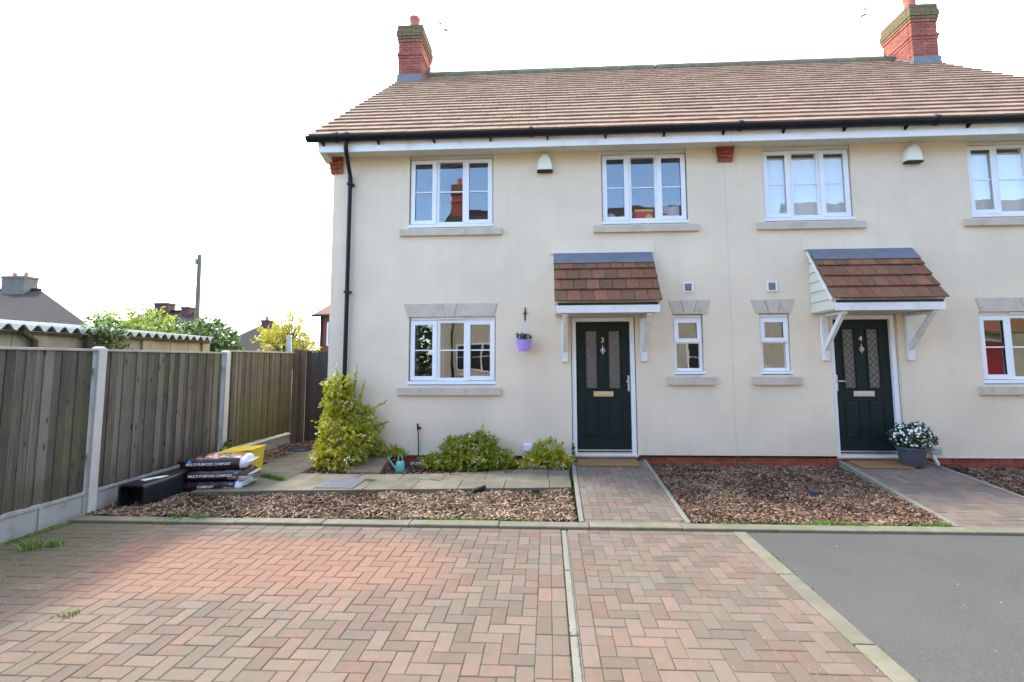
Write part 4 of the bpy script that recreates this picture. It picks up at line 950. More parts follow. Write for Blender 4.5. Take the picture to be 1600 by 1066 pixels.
for k in range(26):
    a = rng.uniform(0, 2*PI); r = rng.uniform(0, .09); fl.lathe((.60+r*math.cos(a), .22+.4*r*math.sin(a), 1.36+rng.uniform(-.03, .05)-r*.4), [(.004, -.012), (.02, 0), (.004, .012)], 6)
fl.build('flower_posy', petal, None, True, label='white flowers standing inside the small window beside door number 4', cat='flowers')
# ------------------------------------------------------------------ hanging basket
t = thing('hanging_basket', (-3.225, -.17, 1.62), 'lilac plastic hanging basket with green plants on an iron wall hook', 'hanging basket')
MB().box(-3.232, -.012, 2.10, -3.216, -.002, 2.325).box(-3.262, -.018, 2.222, -3.186, -.0125, 2.238).tube([(-3.224, -.012, 2.30), (-3.224, -.10, 2.26), (-3.224, -.17, 2.19), (-3.224, -.19, 2.13), (-3.224, -.175, 2.105), (-3.224, -.155, 2.12)], .007, 6).build('wall_hook', iron, t)
bc = (-3.235, -.17, 1.62)
MB().lathe(bc, [(.075, 0), (.085, .004), (.108, .09), (.118, .155), (.126, .16), (.126, .178), (.116, .178), (.10, .08), (.02, .02)], 24, True).build('basket_bowl', lilac, t, True)
for k in range(4):
    a = PI/4+k*PI/2; MB().tube([(-3.224, -.17, 2.11), (bc[0]+.118*math.cos(a), bc[1]+.118*math.sin(a), 1.79)], .0035, 5).build('hanger_strap', ribbon, t)

# ------------------------------------------------------------------ foliage
def leafy(name, m, parent, sprigs, leaf=.022, per=12, seed=1, label=None, cat=None, kind=None, spread=.5, width=.55):
    """sprigs: list of (start, end). Leaves are folded quads set along each sprig"""
    r = np.random.default_rng(seed); V = []; Fc = []
    for (a, b) in sprigs:
        a = np.array(a); b = np.array(b); d = b-a; Ld = np.linalg.norm(d)+1e-9; dn = d/Ld
        for k in range(per):
            t = r.uniform(.1, 1.03); p = a+d*t+r.normal(0, .12*leaf, 3)
            out = r.normal(0, 1, 3); out -= dn*out.dot(dn)*.8; out /= np.linalg.norm(out)+1e-9
            u = out*(1-.3*t)+dn*r.uniform(.2, .9)+np.array([0, 0, .15]); u /= np.linalg.norm(u)
            n_ = np.cross(u, r.normal(0, 1, 3)); n_ /= np.linalg.norm(n_)+1e-9; w = np.cross(u, n_)
            s = leaf*r.uniform(.6, 1.3); ww = s*width
            q0 = p; q1 = p+u*s*.55+w*ww*.5+n_*s*.12; q2 = p+u*s*1.1; q3 = p+u*s*.55-w*ww*.5+n_*s*.12; q4 = p+u*s*.55-n_*s*.04
            i = len(V); V += [q0, q1, q2, q3, q4]; Fc += [(i, i+1, i+4), (i+1, i+2, i+4), (i+2, i+3, i+4), (i+3, i, i+4)]
    V = np.array(V)
    o0 = np.array(W[parent.name]) if parent else np.zeros(3)
    me = raw_mesh(name, V-o0, Fc, m); o = bpy.data.objects.new(name, me); link(o, parent, Vector(o0)); return props(o, label, cat, None, kind)
def blob_sprigs(blobs, n, ln, seed, up_=.35):
    r = np.random.default_rng(seed); vol = np.array([b[3]*b[4]*b[5] for b in blobs])**.66; vol = vol/vol.sum(); out = []
    for k in range(n):
        b = blobs[r.choice(len(blobs), p=vol)]; d = r.normal(0, 1, 3); d /= np.linalg.norm(d)
        rad = r.uniform(.45, 1.0)**.6
        p = np.array(b[:3])+d*np.array(b[3:])*rad*(1+.12*math.sin(5*d[0]+7*d[2]+seed))
        if p[1] > -.03: p[1] = -.03-abs(r.normal(0, .02))
        if p[2] < -.16: p[2] = -.14+r.uniform(0, .04)
        dd = d*np.array([1, 1, .8])+np.array([0, -.15, up_])+r.normal(0, .35, 3); dd /= np.linalg.norm(dd)
        e = p+dd*ln*r.uniform(.5, 1.2)
        if e[1] > -.02: e[1] = -.02
        out.append((p, e))
    return out
def stems(parent, base, tips, m=bark, r0=.008):
    b = MB()
    for tp in tips:
        base_ = Vector(base)+Vector((rng.uniform(-.05, .05), rng.uniform(-.04, .04), 0)); tp = Vector(tp); mid = (base_+tp)/2+Vector((rng.uniform(-.05, .05), rng.uniform(-.05, .02), .03)); b.tube([base_, mid, tp], [r0, r0*.7, r0*.35], 5)
    b.build('stems', m, parent)
t = thing('shrub', (-5.95, -.35, -.17), 'tall yellow and green variegated shrub climbing the house corner by the downpipe', 'shrub')
bl = [(-6.02, -.38, .05, .40, .26, .22), (-5.82, -.34, .30, .30, .22, .22), (-6.12, -.28, .48, .26, .20, .26), (-6.12, -.22, .80, .24, .16, .22), (-6.16, -.18, 1.06, .19, .13, .15), (-5.78, -.2, .62, .18, .12, .16), (-5.66, -.2, .40, .14, .12, .12), (-6.28, -.24, .18, .14, .18, .22), (-5.62, -.1, .14, .16, .06, .08), (-5.30, -.10, .05, .20, .06, .05)]
sp = blob_sprigs(bl, 2100, .085, 11)
for (x, z, x2, z2) in ((-6.15, 1.0, -6.22, 1.40), (-5.92, 1.02, -5.88, 1.41), (-6.0, .95, -6.02, 1.26), (-5.7, .68, -5.42, .84), (-5.62, .45, -5.40, .52), (-6.28, .5, -6.38, .66), (-5.55, .14, -5.14, .06), (-6.1, .7, -6.3, .95), (-6.1, .9, -6.28, 1.16), (-5.84, .8, -5.76, 1.12)):
    for k in range(9):
        t_ = k/9; p = np.array((x+(x2-x)*t_, -.16, z+(z2-z)*t_)); sp.append((p, p+np.array(((x2-x)*.22, rng.uniform(-.03, .02), (z2-z)*.22))))
leafy('foliage', euo, t, sp, .030, 13, 12, width=.7)
stems(t, (-5.95, -.25, -.17), [(-6.0, -.2, 1.1), (-5.7, -.2, .7), (-6.2, -.2, .6), (-5.9, -.3, .5), (-6.15, -.17, 1.3), (-5.89, -.17, 1.3)])
def shrub(label, loc, blobs, n, seed, m, ln=.08, leaf=.026, extra=()):
    n = int(n*2.0); leaf *= 1.05
    t = thing('shrub', loc, label, 'shrub'); sp = blob_sprigs(blobs, n, ln, seed)
    for (x, z, x2, z2) in extra:
        for k in range(6):
            t_ = k/6; p = np.array((x+(x2-x)*t_, loc[1], z+(z2-z)*t_)); sp.append((p, p+np.array(((x2-x)*.25, rng.uniform(-.03, .02), (z2-z)*.25))))
    leafy('foliage', m, t, sp, leaf, 12, seed+1); stems(t, loc, [(b[0], b[1], b[2]+b[5]*.5) for b in blobs]); return t
shrub('low spreading green shrub between the hose and the domed shrub', (-4.65, -.27, -.17), [(-4.60, -.27, -.07, .20, .17, .10), (-4.42, -.3, -.06, .2, .18, .10)], 260, 21, euo_g, .06)
shrub('domed green and yellow shrub under the wall between window and door', (-4.0, -.3, -.17), [(-4.02, -.3, .0, .40, .26, .18), (-3.92, -.26, .19, .25, .18, .17), (-4.25, -.26, .16, .20, .15, .14), (-3.66, -.28, -.02, .26, .2, .14)], 760, 31, euo_g, .08, .027, [(-3.95, .3, -3.86, .50), (-4.3, .2, -4.38, .30), (-3.7, .2, -3.62, .30), (-4.4, .1, -4.52, .18)])
shrub('yellowish shrub beside the white meter box and left of door number 3', (-2.9, -.25, -.15), [(-2.92, -.25, -.02, .30, .18, .13), (-2.88, -.22, .12, .18, .13, .13), (-2.68, -.25, -.04, .16, .14, .10), (-3.2, -.28, -.08, .16, .12, .06)], 420, 41, euo, .08, .025, [(-2.88, .2, -2.84, .33), (-2.72, .1, -2.66, .24), (-3.0, .15, -3.08, .22)])
t = thing('plant', (-2.47, -.12, -.05), 'small upright bright green plant at the left foot of door number 3', 'plant')
leafy('foliage', leaf_g, t, [((-2.50+.02*math.sin(k), -.10, -.05+.02*k), (-2.49, -.11, .02+.024*k)) for k in range(9)], .04, 9, 51, width=.4)
hb = bpy.data.objects['hanging_basket']
leafy('foliage', leaf_d, hb, [((bc[0]+.08*math.cos(a), bc[1]+.08*math.sin(a), 1.77), (bc[0]+.11*math.cos(a), bc[1]+.11*math.sin(a), 1.83+.05*rng.random())) for a in np.linspace(0, 6.2, 26)]+[((bc[0]+rng.uniform(-.05, .05), bc[1], 1.78), (bc[0]+rng.uniform(-.07, .07), bc[1]-.02, 1.88)) for k in range(16)], .034, 9, 52, width=.4)
# flower pot
t = thing('flower_pot', (2.375, -.27, -.03), 'dark grey pot of white flowers beside door number 4', 'flower pot')
MB().lathe((2.37, -.27, -.05), [(.135, 0), (.14, .01), (.178, .225), (.190, .23), (.190, .262), (.172, .262), (.16, .21), (.01, .20)], 28).build('pot', potgrey, t, True)
sp = blob_sprigs([(2.40, -.27, .33, .25, .20, .17)], 320, .07, 61)
leafy('foliage', leaf_d, t, sp, .030, 11, 62)
fl = MB(); r = np.random.default_rng(63)
for k in range(230):
    d = r.normal(0, 1, 3); d /= np.linalg.norm(d)
    if d[2] < -.45: d[2] = abs(d[2])
    p = np.array((2.40, -.27, .34))+d*np.array((.275, .22, .205))*r.uniform(.9, 1.06); s_ = r.uniform(.012, .020)
    u = np.cross(d, (0, .3, 1)); u /= np.linalg.norm(u); v_ = np.cross(d, u)
    vs = [p+d*.004]
    for q in range(6):
        a = q*PI/3; vs.append(p+(u*math.cos(a)+v_*math.sin(a))*s_+d*.008)
    fl.add(vs, [(0, 1+q, 1+(q+1) % 6) for q in range(6)])
me_o = fl.build('blossom', petal, t); me_o['kind'] = 'stuff'

# ------------------------------------------------------------------ small things by the wall
def flatbox(name, x0, y0, z0, x1, y1, z1, m, **k): return MB().box(x0, y0, z0, x1, y1, z1).build(name, m, **k)
MB().hexa([(-2.44, -.40, zpath(-.40)+.004), (-1.53, -.40, zpath(-.40)+.004), (-1.53, -.03, zpath(-.03)+.004), (-2.44, -.03, zpath(-.03)+.004), (-2.44, -.40, zpath(-.40)+.022), (-1.53, -.40, zpath(-.40)+.022), (-1.53, -.03, zpath(-.03)+.022), (-2.44, -.03, zpath(-.03)+.022)]).build('doormat', coir, label='coir doormat at the foot of the door with the small green plant beside it', cat='doormat', bevel=.004)
MB().hexa([(1.58, -.42, zpath(-.42)+.004), (2.30, -.42, zpath(-.42)+.004), (2.34, -.04, zpath(-.04)+.004), (1.62, -.04, zpath(-.04)+.004), (1.58, -.42, zpath(-.42)+.024), (2.30, -.42, zpath(-.42)+.024), (2.34, -.04, zpath(-.04)+.024), (1.62, -.04, zpath(-.04)+.024)]).build('doormat', coir, label='coir doormat between the potted white flowers and the left edge of its brick path', cat='doormat', bevel=.004)
t = thing('watering_can', (-5.07, -.5, -.17), 'small turquoise watering can beside the brown slab', 'watering can')
cx_, cy_ = -5.06, -.48
MB().lathe((cx_, cy_, -.165), [(.066, 0), (.070, .006), (.064, .12), (.060, .155), (.045, .165)], 18).build('can_body', turq, t, True)
MB().tube([(cx_-.058, cy_, -.11), (cx_-.13, cy_, -.02), (cx_-.165, cy_, .03)], [.014, .010, .009], 8).lathe((cx_-.172, cy_, .03), [(.008, 0), (.022, .018), (.02, .022)], 10).build('spout', turq, t, True)
MB().tube([(cx_+.035, cy_, -.01), (cx_+.03, cy_, .07), (cx_+.0, cy_, .105), (cx_-.03, cy_, .07), (cx_-.035, cy_, -.01)], .007, 6).build('handle', turq, t, True)
t = thing('garden_hose', (-4.92, -.1, .4), 'grey garden hose with orange and black spray gun standing up against the wall', 'hose')
MB().tube([(-4.915, -.05, .34), (-4.905, -.05, .12), (-4.90, -.08, -.02), (-4.93, -.22, -.10), (-5.02, -.42, -.14), (-5.10, -.58, -.145), (-5.20, -.58, -.145), (-5.28, -.46, -.145)], .011, 8).build('hose_pipe', rubber, t, True)
MB().tube([(-4.915, -.05, .34), (-4.917, -.05, .39)], .018, 8).build('connector', orange_p, t, True)
MB().tube([(-4.917, -.05, .39), (-4.92, -.05, .43), (-4.93, -.055, .50)], [.015, .02, .010], 8).box(-4.91, -.062, .405, -4.875, -.04, .44).build('spray_gun', black_pl, t)
MB().box(-5.02, -.10, -.165, -4.80, -.04, -.10).build('brick_block', stone, label='grey block lying against the brick plinth behind the watering can', cat='block', bevel=.004)

# bins, compost bags, yellow tub --------------------------------------
def rbox(x0, y0, z0, x1, y1, z1, m, name, parent=None, bev=.03, taper=0, **k):
    t_ = taper
    return MB().hexa([(x0, y0, z0), (x1, y0, z0), (x1-t_, y1, z0), (x0+t_, y1, z0), (x0, y0, z1), (x1, y0, z1), (x1-t_, y1, z1-t_), (x0+t_, y1, z1-t_)]).build(name, m, parent, bevel=bev, **k)
def rotated(t, deg):
    t.rotation_euler = (0, 0, math.radians(deg))
t = thing('bin', (-7.6, -1.85, -.18), 'black plastic bin lying on its side beside the fence, white marks on top', 'bin')
x0, x1, y0, y1, z0, z1 = -7.80, -7.46, -2.17, -1.42, -.185, .075
def rr(xa, xb, za, zb, r, n=5):
    out = []
    for cx_, cz_, a0_ in ((xb-r, zb-r, 0), (xa+r, zb-r, PI/2), (xa+r, za+r, PI), (xb-r, za+r, 1.5*PI)):
        for k_ in range(n+1): a_ = a0_+PI/2*k_/n; out.append((cx_+r*math.cos(a_), cz_+r*math.sin(a_)))
    return out
secs = [(y0, rr(x0, x1, z0, z1, .05)), (y0+.03, rr(x0-.004, x1+.004, z0, z1+.004, .05)), (y1, rr(x0+.02, x1-.02, z0, z1+.02, .045))]
n_ = len(secs[0][1]); inner = [(y0, rr(x0+.022, x1-.022, z0+.02, z1-.022, .04)), (y0+.16, rr(x0+.03, x1-.03, z0+.03, z1-.03, .04))]
vs = [(p[0], yy, p[1]) for yy, sc_ in secs for p in sc_]; fs = [(k*n_+i_, k*n_+(i_+1) % n_, (k+1)*n_+(i_+1) % n_, (k+1)*n_+i_) for k in range(2) for i_ in range(n_)]+[tuple(range(2*n_, 3*n_))]
b0 = len(vs); vs += [(p[0], yy, p[1]) for yy, sc_ in inner for p in sc_]
fs += [(i_, (i_+1) % n_, b0+(i_+1) % n_, b0+i_) for i_ in range(n_)]+[(b0+i_, b0+(i_+1) % n_, b0+n_+(i_+1) % n_, b0+n_+i_) for i_ in range(n_)]+[tuple(range(b0+n_, b0+2*n_))]
MB().add(vs, fs).build('bin_body', black_pl, t, True)
MB().prism([(-7.70, -2.0), (-7.62, -2.02), (-7.60, -1.93), (-7.54, -1.86), (-7.55, -1.76), (-7.60, -1.80), (-7.66, -1.90)], 'z', z1+.001, z1+.0155).build('white_marking', print_white, t)
t.rotation_euler = (0, 0, math.radians(-4))
t = thing('crate', (-7.55, -1.3, -.15), 'black plastic crate behind the lying bin and against the compost bags', 'crate')
rbox(-7.72, -1.39, -.165, -7.36, -.98, .16, black_pl, 'crate_body', t, .012)
MB().box(-7.74, -1.41, .15, -7.34, -.96, .175).build('crate_rim', black_pl, t, bevel=.005)
MB().lathe((-7.53, -1.25, .175), [(.02, 0), (.06, .006), (.05, .02), (.01, .03)], 9).build('rubble', soil, t)
def bag(loc, w, d, h, rot, label, seed, text, top_picture):
    t = thing('compost_bag', loc, label, 'compost bag', 'compost bags stacked by the fence')
    r = np.random.default_rng(seed); bm = bmesh.new(); nx, ny = 22, 14; grid = {}
    for side in (1, -1):
        for i in range(nx+1):
            for j in range(ny+1):
                u, v = i/nx*2-1, j/ny*2-1
                prof = (max(0, 1-abs(u)**6))**.30*(max(0, 1-abs(v)**4))**.32
                z = side*h/2*prof*(1+.10*math.sin(4*u+seed)*math.cos(3*v)) + h/2
                z += (side*.006*math.sin(15*u+7*v+seed)+side*.005*math.sin(9*u*v*3+13*v+2*seed)*abs(u))*prof-.02*max(0, u-.2)**2*(1 if side > 0 else 1)
                x = u*w/2*(1-.03*v*v); y = v*d/2*(1-.04*u*u)
                if side < 0 and (i in (0, nx) or j in (0, ny)): grid[(side, i, j)] = grid[(1, i, j)]
                else: grid[(side, i, j)] = bm.verts.new((x, y, z))
        for i in range(nx):
            for j in range(ny):
                q = [grid[(side, i, j)], grid[(side, i+1, j)], grid[(side, i+1, j+1)], grid[(side, i, j+1)]]
                f = bm.faces.new(q if side > 0 else q[::-1]); f.smooth = True
                cx = (i+.5)/nx*2-1; cy = (j+.5)/ny*2-1
                f.material_index = (0 if seed == 2 and side > 0 else 1) if cx > .84 else (2 if (side > 0 and top_picture and cx > -.35 and cy > -.90) else (2 if (not top_picture and cx > .35 and side < 0) else 0))
    me = bpy.data.meshes.new('bag_body'); bm.to_mesh(me); bm.free()
    for m in (bag_dark, bag_white, bag_pic): me.materials.append(m)
    o = bpy.data.objects.new('bag_body', me); link(o, t, loc)
    # crimped white seam flap at the right-hand end
    fl = MB(); fl.hexa([(w/2-.02, -d*.36, h*.44), (w/2+.05, -d*.34, h*.56), (w/2+.05, d*.34, h*.56), (w/2-.02, d*.36, h*.44), (w/2-.02, -d*.36, h*.52), (w/2+.05, -d*.34, h*.60), (w/2+.05, d*.34, h*.60), (w/2-.02, d*.36, h*.52)])
    f_ = fl.build('seam_flap', bag_white, None, bevel=.004, origin=(0, 0, 0)); f_.parent = t; f_.location = (0, 0, 0)
    me = text_mesh(text, .042, .001, print_white, .0008); o2 = bpy.data.objects.new('lettering', me); C.objects.link(o2); o2.parent = t; o2.location = (-.06, -d/2*.965-.006, h*.50); o2.rotation_euler = (PI/2-.12, 0, 0)
    me = bpy.data.meshes.new('blue_badge'); bm = bmesh.new(); bmesh.ops.create_uvsphere(bm, u_segments=10, v_segments=6, radius=.03); bmesh.ops.scale(bm, vec=(1, .25, .9), verts=bm.verts); bm.to_mesh(me); bm.free(); me.materials.append(bag_blue)
    o3 = bpy.data.objects.new('blue_badge', me); C.objects.link(o3); o3.parent = t; o3.location = (.23 if not top_picture else -.29, -d/2*.90, h*.60)
    t.rotation_euler = (0, rng.uniform(-.02, .02), math.radians(rot))
    return t
bag((-7.16, -1.40, -.165), .72, .40, .145, 8, 'bottom bag of the compost stack, dark with its white end showing', 1, 'COMPOST', False)
bag((-7.12, -1.39, -.03), .74, .41, .14, 12, 'middle bag of the compost stack, dark brown with white lettering', 2, 'MULTI PURPOSE COMPOST', False)
bag((-7.17, -1.37, .095), .74, .43, .175, 14, 'top bag of the compost stack, with a bright flower picture and white end', 3, 'MULTI PURPOSE COMPOST', True)
t = thing('storage_tub', (-7.15, -.75, -.1), 'yellow plastic grit tub behind the compost bags', 'tub')
MB().hexa([(-7.510, -.90, -.11), (-7.070, -.90, -.115), (-7.070, -.62, -.115), (-7.510, -.62, -.11), (-7.550, -.92, .17), (-7.050, -.92, .225), (-7.050, -.60, .235), (-7.550, -.60, .19)]).build('tub_body', yellow_p, t, bevel=.012)
MB().hexa([(-7.570, -.935, .173), (-7.035, -.935, .228), (-7.035, -.59, .24), (-7.570, -.59, .195), (-7.570, -.935, .190), (-7.035, -.935, .245), (-7.035, -.59, .257), (-7.570, -.59, .212)]).build('lid', yellow_p, t, bevel=.006)
MB().box(-7.190, -.925, .13, -7.130, -.908, .15).build('printed_label', iron, t)
MB().lathe((-7.36, .95, -.118), [(.20, 0), (.21, .02), (.17, .045), (.02, .05)], 20).build('dish', blue_dk, None, True, label='dark blue round dish on the path by the wooden gate', cat='dish')
MB().hexa([(-3.84, -1.52, -.16), (-3.70, -1.48, -.16), (-3.66, -1.40, -.16), (-3.82, -1.42, -.16), (-3.82, -1.50, -.12), (-3.68, -1.49, -.08), (-3.66, -1.42, -.075), (-3.80, -1.43, -.12)]).build('plastic_scrap', black_pl, bevel=.01, label='black plastic scrap against the edge of the slab path', cat='scrap')
MB().box(-4.0, -1.52, -.178, -3.5, -1.42, -.160).build('slate_piece', blue_dk, label='dark slate strip lying under the larger plastic scrap', cat='slate')
MB().hexa([(-3.10, -1.50, -.17), (-2.99, -1.48, -.17), (-2.97, -1.40, -.17), (-3.08, -1.42, -.17), (-3.08, -1.48, -.12), (-3.0, -1.47, -.125), (-2.99, -1.43, -.125), (-3.07, -1.44, -.12)]).build('plastic_scrap', black_pl, bevel=.012, label='small black plastic lump on the bark left of the brick path', cat='scrap')
MB().lathe((.36, -1.40, -.165), [(.06, 0), (.055, .03), (.02, .045)], 8).build('plastic_scrap', blue_dk, None, True, label='dark scrap lying on the bark between the two paths', cat='scrap')

# ------------------------------------------------------------------ fence
FX = -8.03
t = thing('fence', (FX, -2.3, -.2), 'tall weathered close-board fence with pale concrete posts along the left', 'fence')
posts = [-6.18, -4.24, -2.30, -.17, 1.90]
for y_ in posts[:4]:
    MB().box(FX-.055, y_-.05, -.4, FX+.055, y_+.05, 1.635).hexa([(FX-.055, y_-.05, 1.635), (FX+.055, y_-.05, 1.635), (FX+.055, y_+.05, 1.635), (FX-.055, y_+.05, 1.635), (FX-.03, y_-.03, 1.66), (FX+.03, y_-.03, 1.66), (FX+.03, y_+.03, 1.66), (FX-.03, y_+.03, 1.66)]).build('concrete_post', conc_post, t, bevel=.006)
bdm = [piece_mesh('board', .018, wd, 1.56, fence_m, .002) for wd in (.100, .092, .084)]
for a, b_ in zip([-8.1]+posts[:-1], posts):
    y0, y1 = a+.052, b_-.052
    G_ = MB().box(FX-.02, y0, -.40, FX+.012, y1, .05); t_ = .028
    G_.box(FX+.0125, y0, .015, FX+.028, y1, .05).box(FX+.0125, y0, -.26, FX+.028, y1, -.215)
    n = 4
    for k in range(n+1):
        if b_ > 1: break
        yy = y0+(y1-y0-.03)*k/n; G_.box(FX+.0128, yy, -.214, FX+.0275, yy+.03, .0145)
    G_.build('gravel_board', gravel_m, t, bevel=.003)
    y = y0+.05; k = 0; z0 = .052 if b_ > -.1 or 1 else 0
    zt = -.0 if b_ < 1.5 else .035
    while y < y1-.03:
        me = bdm[k % 3]; o = bpy.data.objects.new('board', me); link(o, t, (FX+rng.uniform(-.002, .004)+.006*(k % 2), y, z0+zt+rng.uniform(-.004, .006))); o.rotation_euler = (rng.uniform(-.003, .003), 0, rng.uniform(.02, .10)); y += .086; k += 1
    MB().box(FX-.03, y0, 1.605+zt, FX+.032, y1, 1.632+zt).build('capping_rail', caprail, t, bevel=.004)
    for z in (.4, 1.35): MB().box(FX-.07, y0, z, FX-.02, y1, z+.07).build('arris_rail', fence_m, t)
t = thing('gate', (-7.2, 1.9, -.2), 'dark boarded gate and fence panel closing the side passage', 'gate')
MB().box(-8.02, 1.80, -.35, -7.93, 1.90, 1.74).build('post', postwood, t, bevel=.005)
MB().box(-7.86, 1.83, -.35, -7.79, 1.90, 1.71).build('post', postwood, t, bevel=.005)
MB().box(-7.927, 1.86, -.30, -7.863, 1.885, 1.70).build('board', postwood, t)
x = -7.78; k = 0
bgm = [piece_mesh('board', wd, .018, 1.80, fence_dk, .002) for wd in (.112, .104)]
while x < -6.47:
    o = bpy.data.objects.new('board', bgm[k % 2]); link(o, t, (x+.05, 1.91+rng.uniform(-.003, .003), -.13+rng.uniform(-.004, .004))); x += .108; k += 1
MB().box(-7.79, 1.90, 1.672, -6.45, 1.94, 1.70).build('capping_rail', postwood, t)
for z in (.2, 1.4): MB().box(-7.79, 1.93, z, -6.45, 1.98, z+.09).build('rail', fence_dk, t)
tp = thing('metal_post', (-8.55, 2.6, .9), 'leaning pale metal post sticking up behind the fence corner', 'post')
MB().hexa([(-8.50, 2.58, -.3), (-8.40, 2.58, -.3), (-8.40, 2.64, -.3), (-8.50, 2.64, -.3), (-8.62, 2.58, 2.06), (-8.53, 2.58, 2.06), (-8.53, 2.64, 2.06), (-8.62, 2.64, 2.06)]).build('post_shaft', galv, tp, bevel=.004)

# ------------------------------------------------------------------ neighbour's garage
t = thing('garage', (-11, 0, -.3), 'low cream block garage with corrugated roof behind the fence', 'garage')
gw_ = MB().box(-12.9, -4.2, -.35, -10.06, 2.02, 1.86).build('wall', block_m, t)
bkm = piece_mesh('concrete_block', .05, .432, .208, block_m, .004)
for r_ in range(3):
    y = -4.2+.22+(.22 if r_ % 2 else 0)
    while y < 1.85:
        o = bpy.data.objects.new('concrete_block', bkm); link(o, gw_, (-10.035+rng.uniform(-.003, .003), y, 1.655-r_*.218)); y += .44
for y in (-1.25, .52, 1.95): MB().box(-10.02, y-.10, .8, -9.96, y+.10, 1.865).build('pier', block_m, t, bevel=.004)
rs = MB(); n = 33*8; vs = []; 
for i in range(n+1):
    y = -4.5+i*(6.6/n); z = 1.955+.042*math.sin(2*PI*(y)/.178)
    vs += [(-9.86, y, z), (-13.1, y, z+.30), (-9.86, y, z-.012), (-13.1, y, z+.288)]
rs.add(vs, [q for i in range(n) for q in ((4*i, 4*i+4, 4*i+5, 4*i+1), (4*i+2, 4*i+3, 4*i+7, 4*i+6), (4*i, 4*i+2, 4*i+6, 4*i+4), (4*i+1, 4*i+5, 4*i+7, 4*i+3))])
rs.build('corrugated_roof', asb_m, t)
MB().box(-10.0, -4.4, 1.862, -9.93, 2.0, 1.905).build('wall_plate', bark, t)
MB().tube([(-9.90, -1.55, 1.90), (-9.93, -1.35, 1.78), (-9.93, -1.3, .8)], .04, 8).build('downpipe', bark, t, True)
MB().tube([(-9.90, -.62, 1.90), (-9.93, -.60, 1.78), (-9.93, -.6, .8)], .045, 8).build('downpipe', bark, t, True)
def climbing(label, loc, blobs, n, seed, m, leaf, name='climbing_plant', cat='climber', per=9, up_=.3, ln=.2):
    t = thing(name, loc, label, cat); r = np.random.default_rng(seed); sp = []
    vol = np.array([b[3]*b[4]*b[5] for b in blobs])**.66; vol /= vol.sum()
    for k in range(n):
        b = blobs[r.choice(len(blobs), p=vol)]; d = r.normal(0, 1, 3); d /= np.linalg.norm(d)
        p = np.array(b[:3])+d*np.array(b[3:])*r.uniform(.3, 1)**.5; dd = d+r.normal(0, .5, 3)+np.array([0, 0, up_]); dd /= np.linalg.norm(dd)
        sp.append((p, p+dd*ln*r.uniform(.4, 1.3)))
    leafy('foliage', m, t, sp, leaf, per, seed+1, width=.7)
    return t
c_ = climbing('dark ivy hanging over the garage roof edge', (-9.9, -.35, 1.2), [(-9.9, -.42, 2.02, .10, .26, .06), (-9.92, -.30, 1.86, .05, .14, .14), (-9.92, -.12, 1.70, .05, .08, .12)], 130, 71, leaf_g, .045)
stems(c_, (-9.9, -.2, .2), [(-9.9, -.3, 1.9), (-9.9, -.15, 1.8), (-9.9, -.5, 2.0)], bark, .012)

# ------------------------------------------------------------------ background
def hip_house(label, x0, x1, y0, y1, ze, zr, rx0, rx1, chims, wallm=far_wall, name='house', roofm=slate_far, ryf=.5, xb=None):
    t = thing(name, ((x0+x1)/2, y0, -.3), label, 'house')
    xb = x1 if xb is None else xb
    MB().prism([(x0+.3, y0+.3), (x1-.4, y0+.3), (xb-.4, y1-.3), (x0+.3, y1-.3)], 'z', -.35, ze-.1).build('wall', wallm, t)
    yr = y0+(y1-y0)*ryf
    rf = MB().add([(x0, y0, ze-.05), (x1, y0, ze-.05), (xb, y1, ze-.05), (x0, y1, ze-.05), (rx0, yr, zr), (rx1, yr, zr)], [(0, 1, 5, 4), (1, 2, 5), (2, 3, 4, 5), (3, 0, 4), (0, 3, 2, 1)]).build('roof', roofm, t)
    MB().box(x0-.03, y0-.06, ze-.14, x1+.03, y0-.005, ze-.04).build('gutter', gutter_m, t)
    MB().tube([(rx0, yr, zr+.02), (rx1, yr, zr+.02)], .12, 8).build('ridge_tiles', roofm, rf)
    for cx, cy, w_, d_, z0, z1, m_, pots in chims:
        ch_ = MB().box(cx-w_/2, cy-d_/2, z0, cx+w_/2, cy+d_/2, z1).box(cx-w_/2-.06, cy-d_/2-.06, z1-.16, cx+w_/2+.06, cy+d_/2+.06, z1-.02).build('chimney', m_, rf)
        for k in range(pots): MB().lathe((cx-w_/2+w_*(k+.5)/pots, cy, z1), [(.13, 0), (.11, .3)], 10).build('chimney_pot', terracotta, t)
    for k in range(3):
        xx = x0+1.2+(x1-x0-2.4)*k/2
        wn = MB().box(xx-.6, y0+.24, ze-1.5, xx+.6, y0+.298, ze-.4).build('window', upvc, t); MB().box(xx-.5, y0+.22, ze-1.4, xx+.5, y0+.2385, ze-.5).build('pane', dark_in, wn)
    return t
hip_house('distant bungalow with dark hipped roof and wide grey chimney, far left', -52, -29.2, 19, 30, 3.0, 6.75, -46, -39.8, [(-41.3, 24.4, 1.75, .9, 5.9, 7.72, far_chim, 2)], xb=-39)
hip_house('distant house with dark hipped roof and two brick chimneys behind the telegraph pole', -39.5, -25.0, 25.5, 34, 2.35, 5.65, -36.2, -32.3, [(-34.7, 29.7, 1.15, .8, 4.6, 6.35, far_chimb, 0), (-32.5, 29.5, .65, .7, 4.4, 5.98, far_chimb, 0)], xb=-31.5)
hip_house('distant house with grey pitched roof and small chimney behind the golden tree', -28.6, -20.2, 26.2, 34, 2.2, 4.6, -26.4, -25.4, [(-25.8, 29.6, .62, .6, 3.4, 4.85, far_chimb, 1)], xb=-24.6)
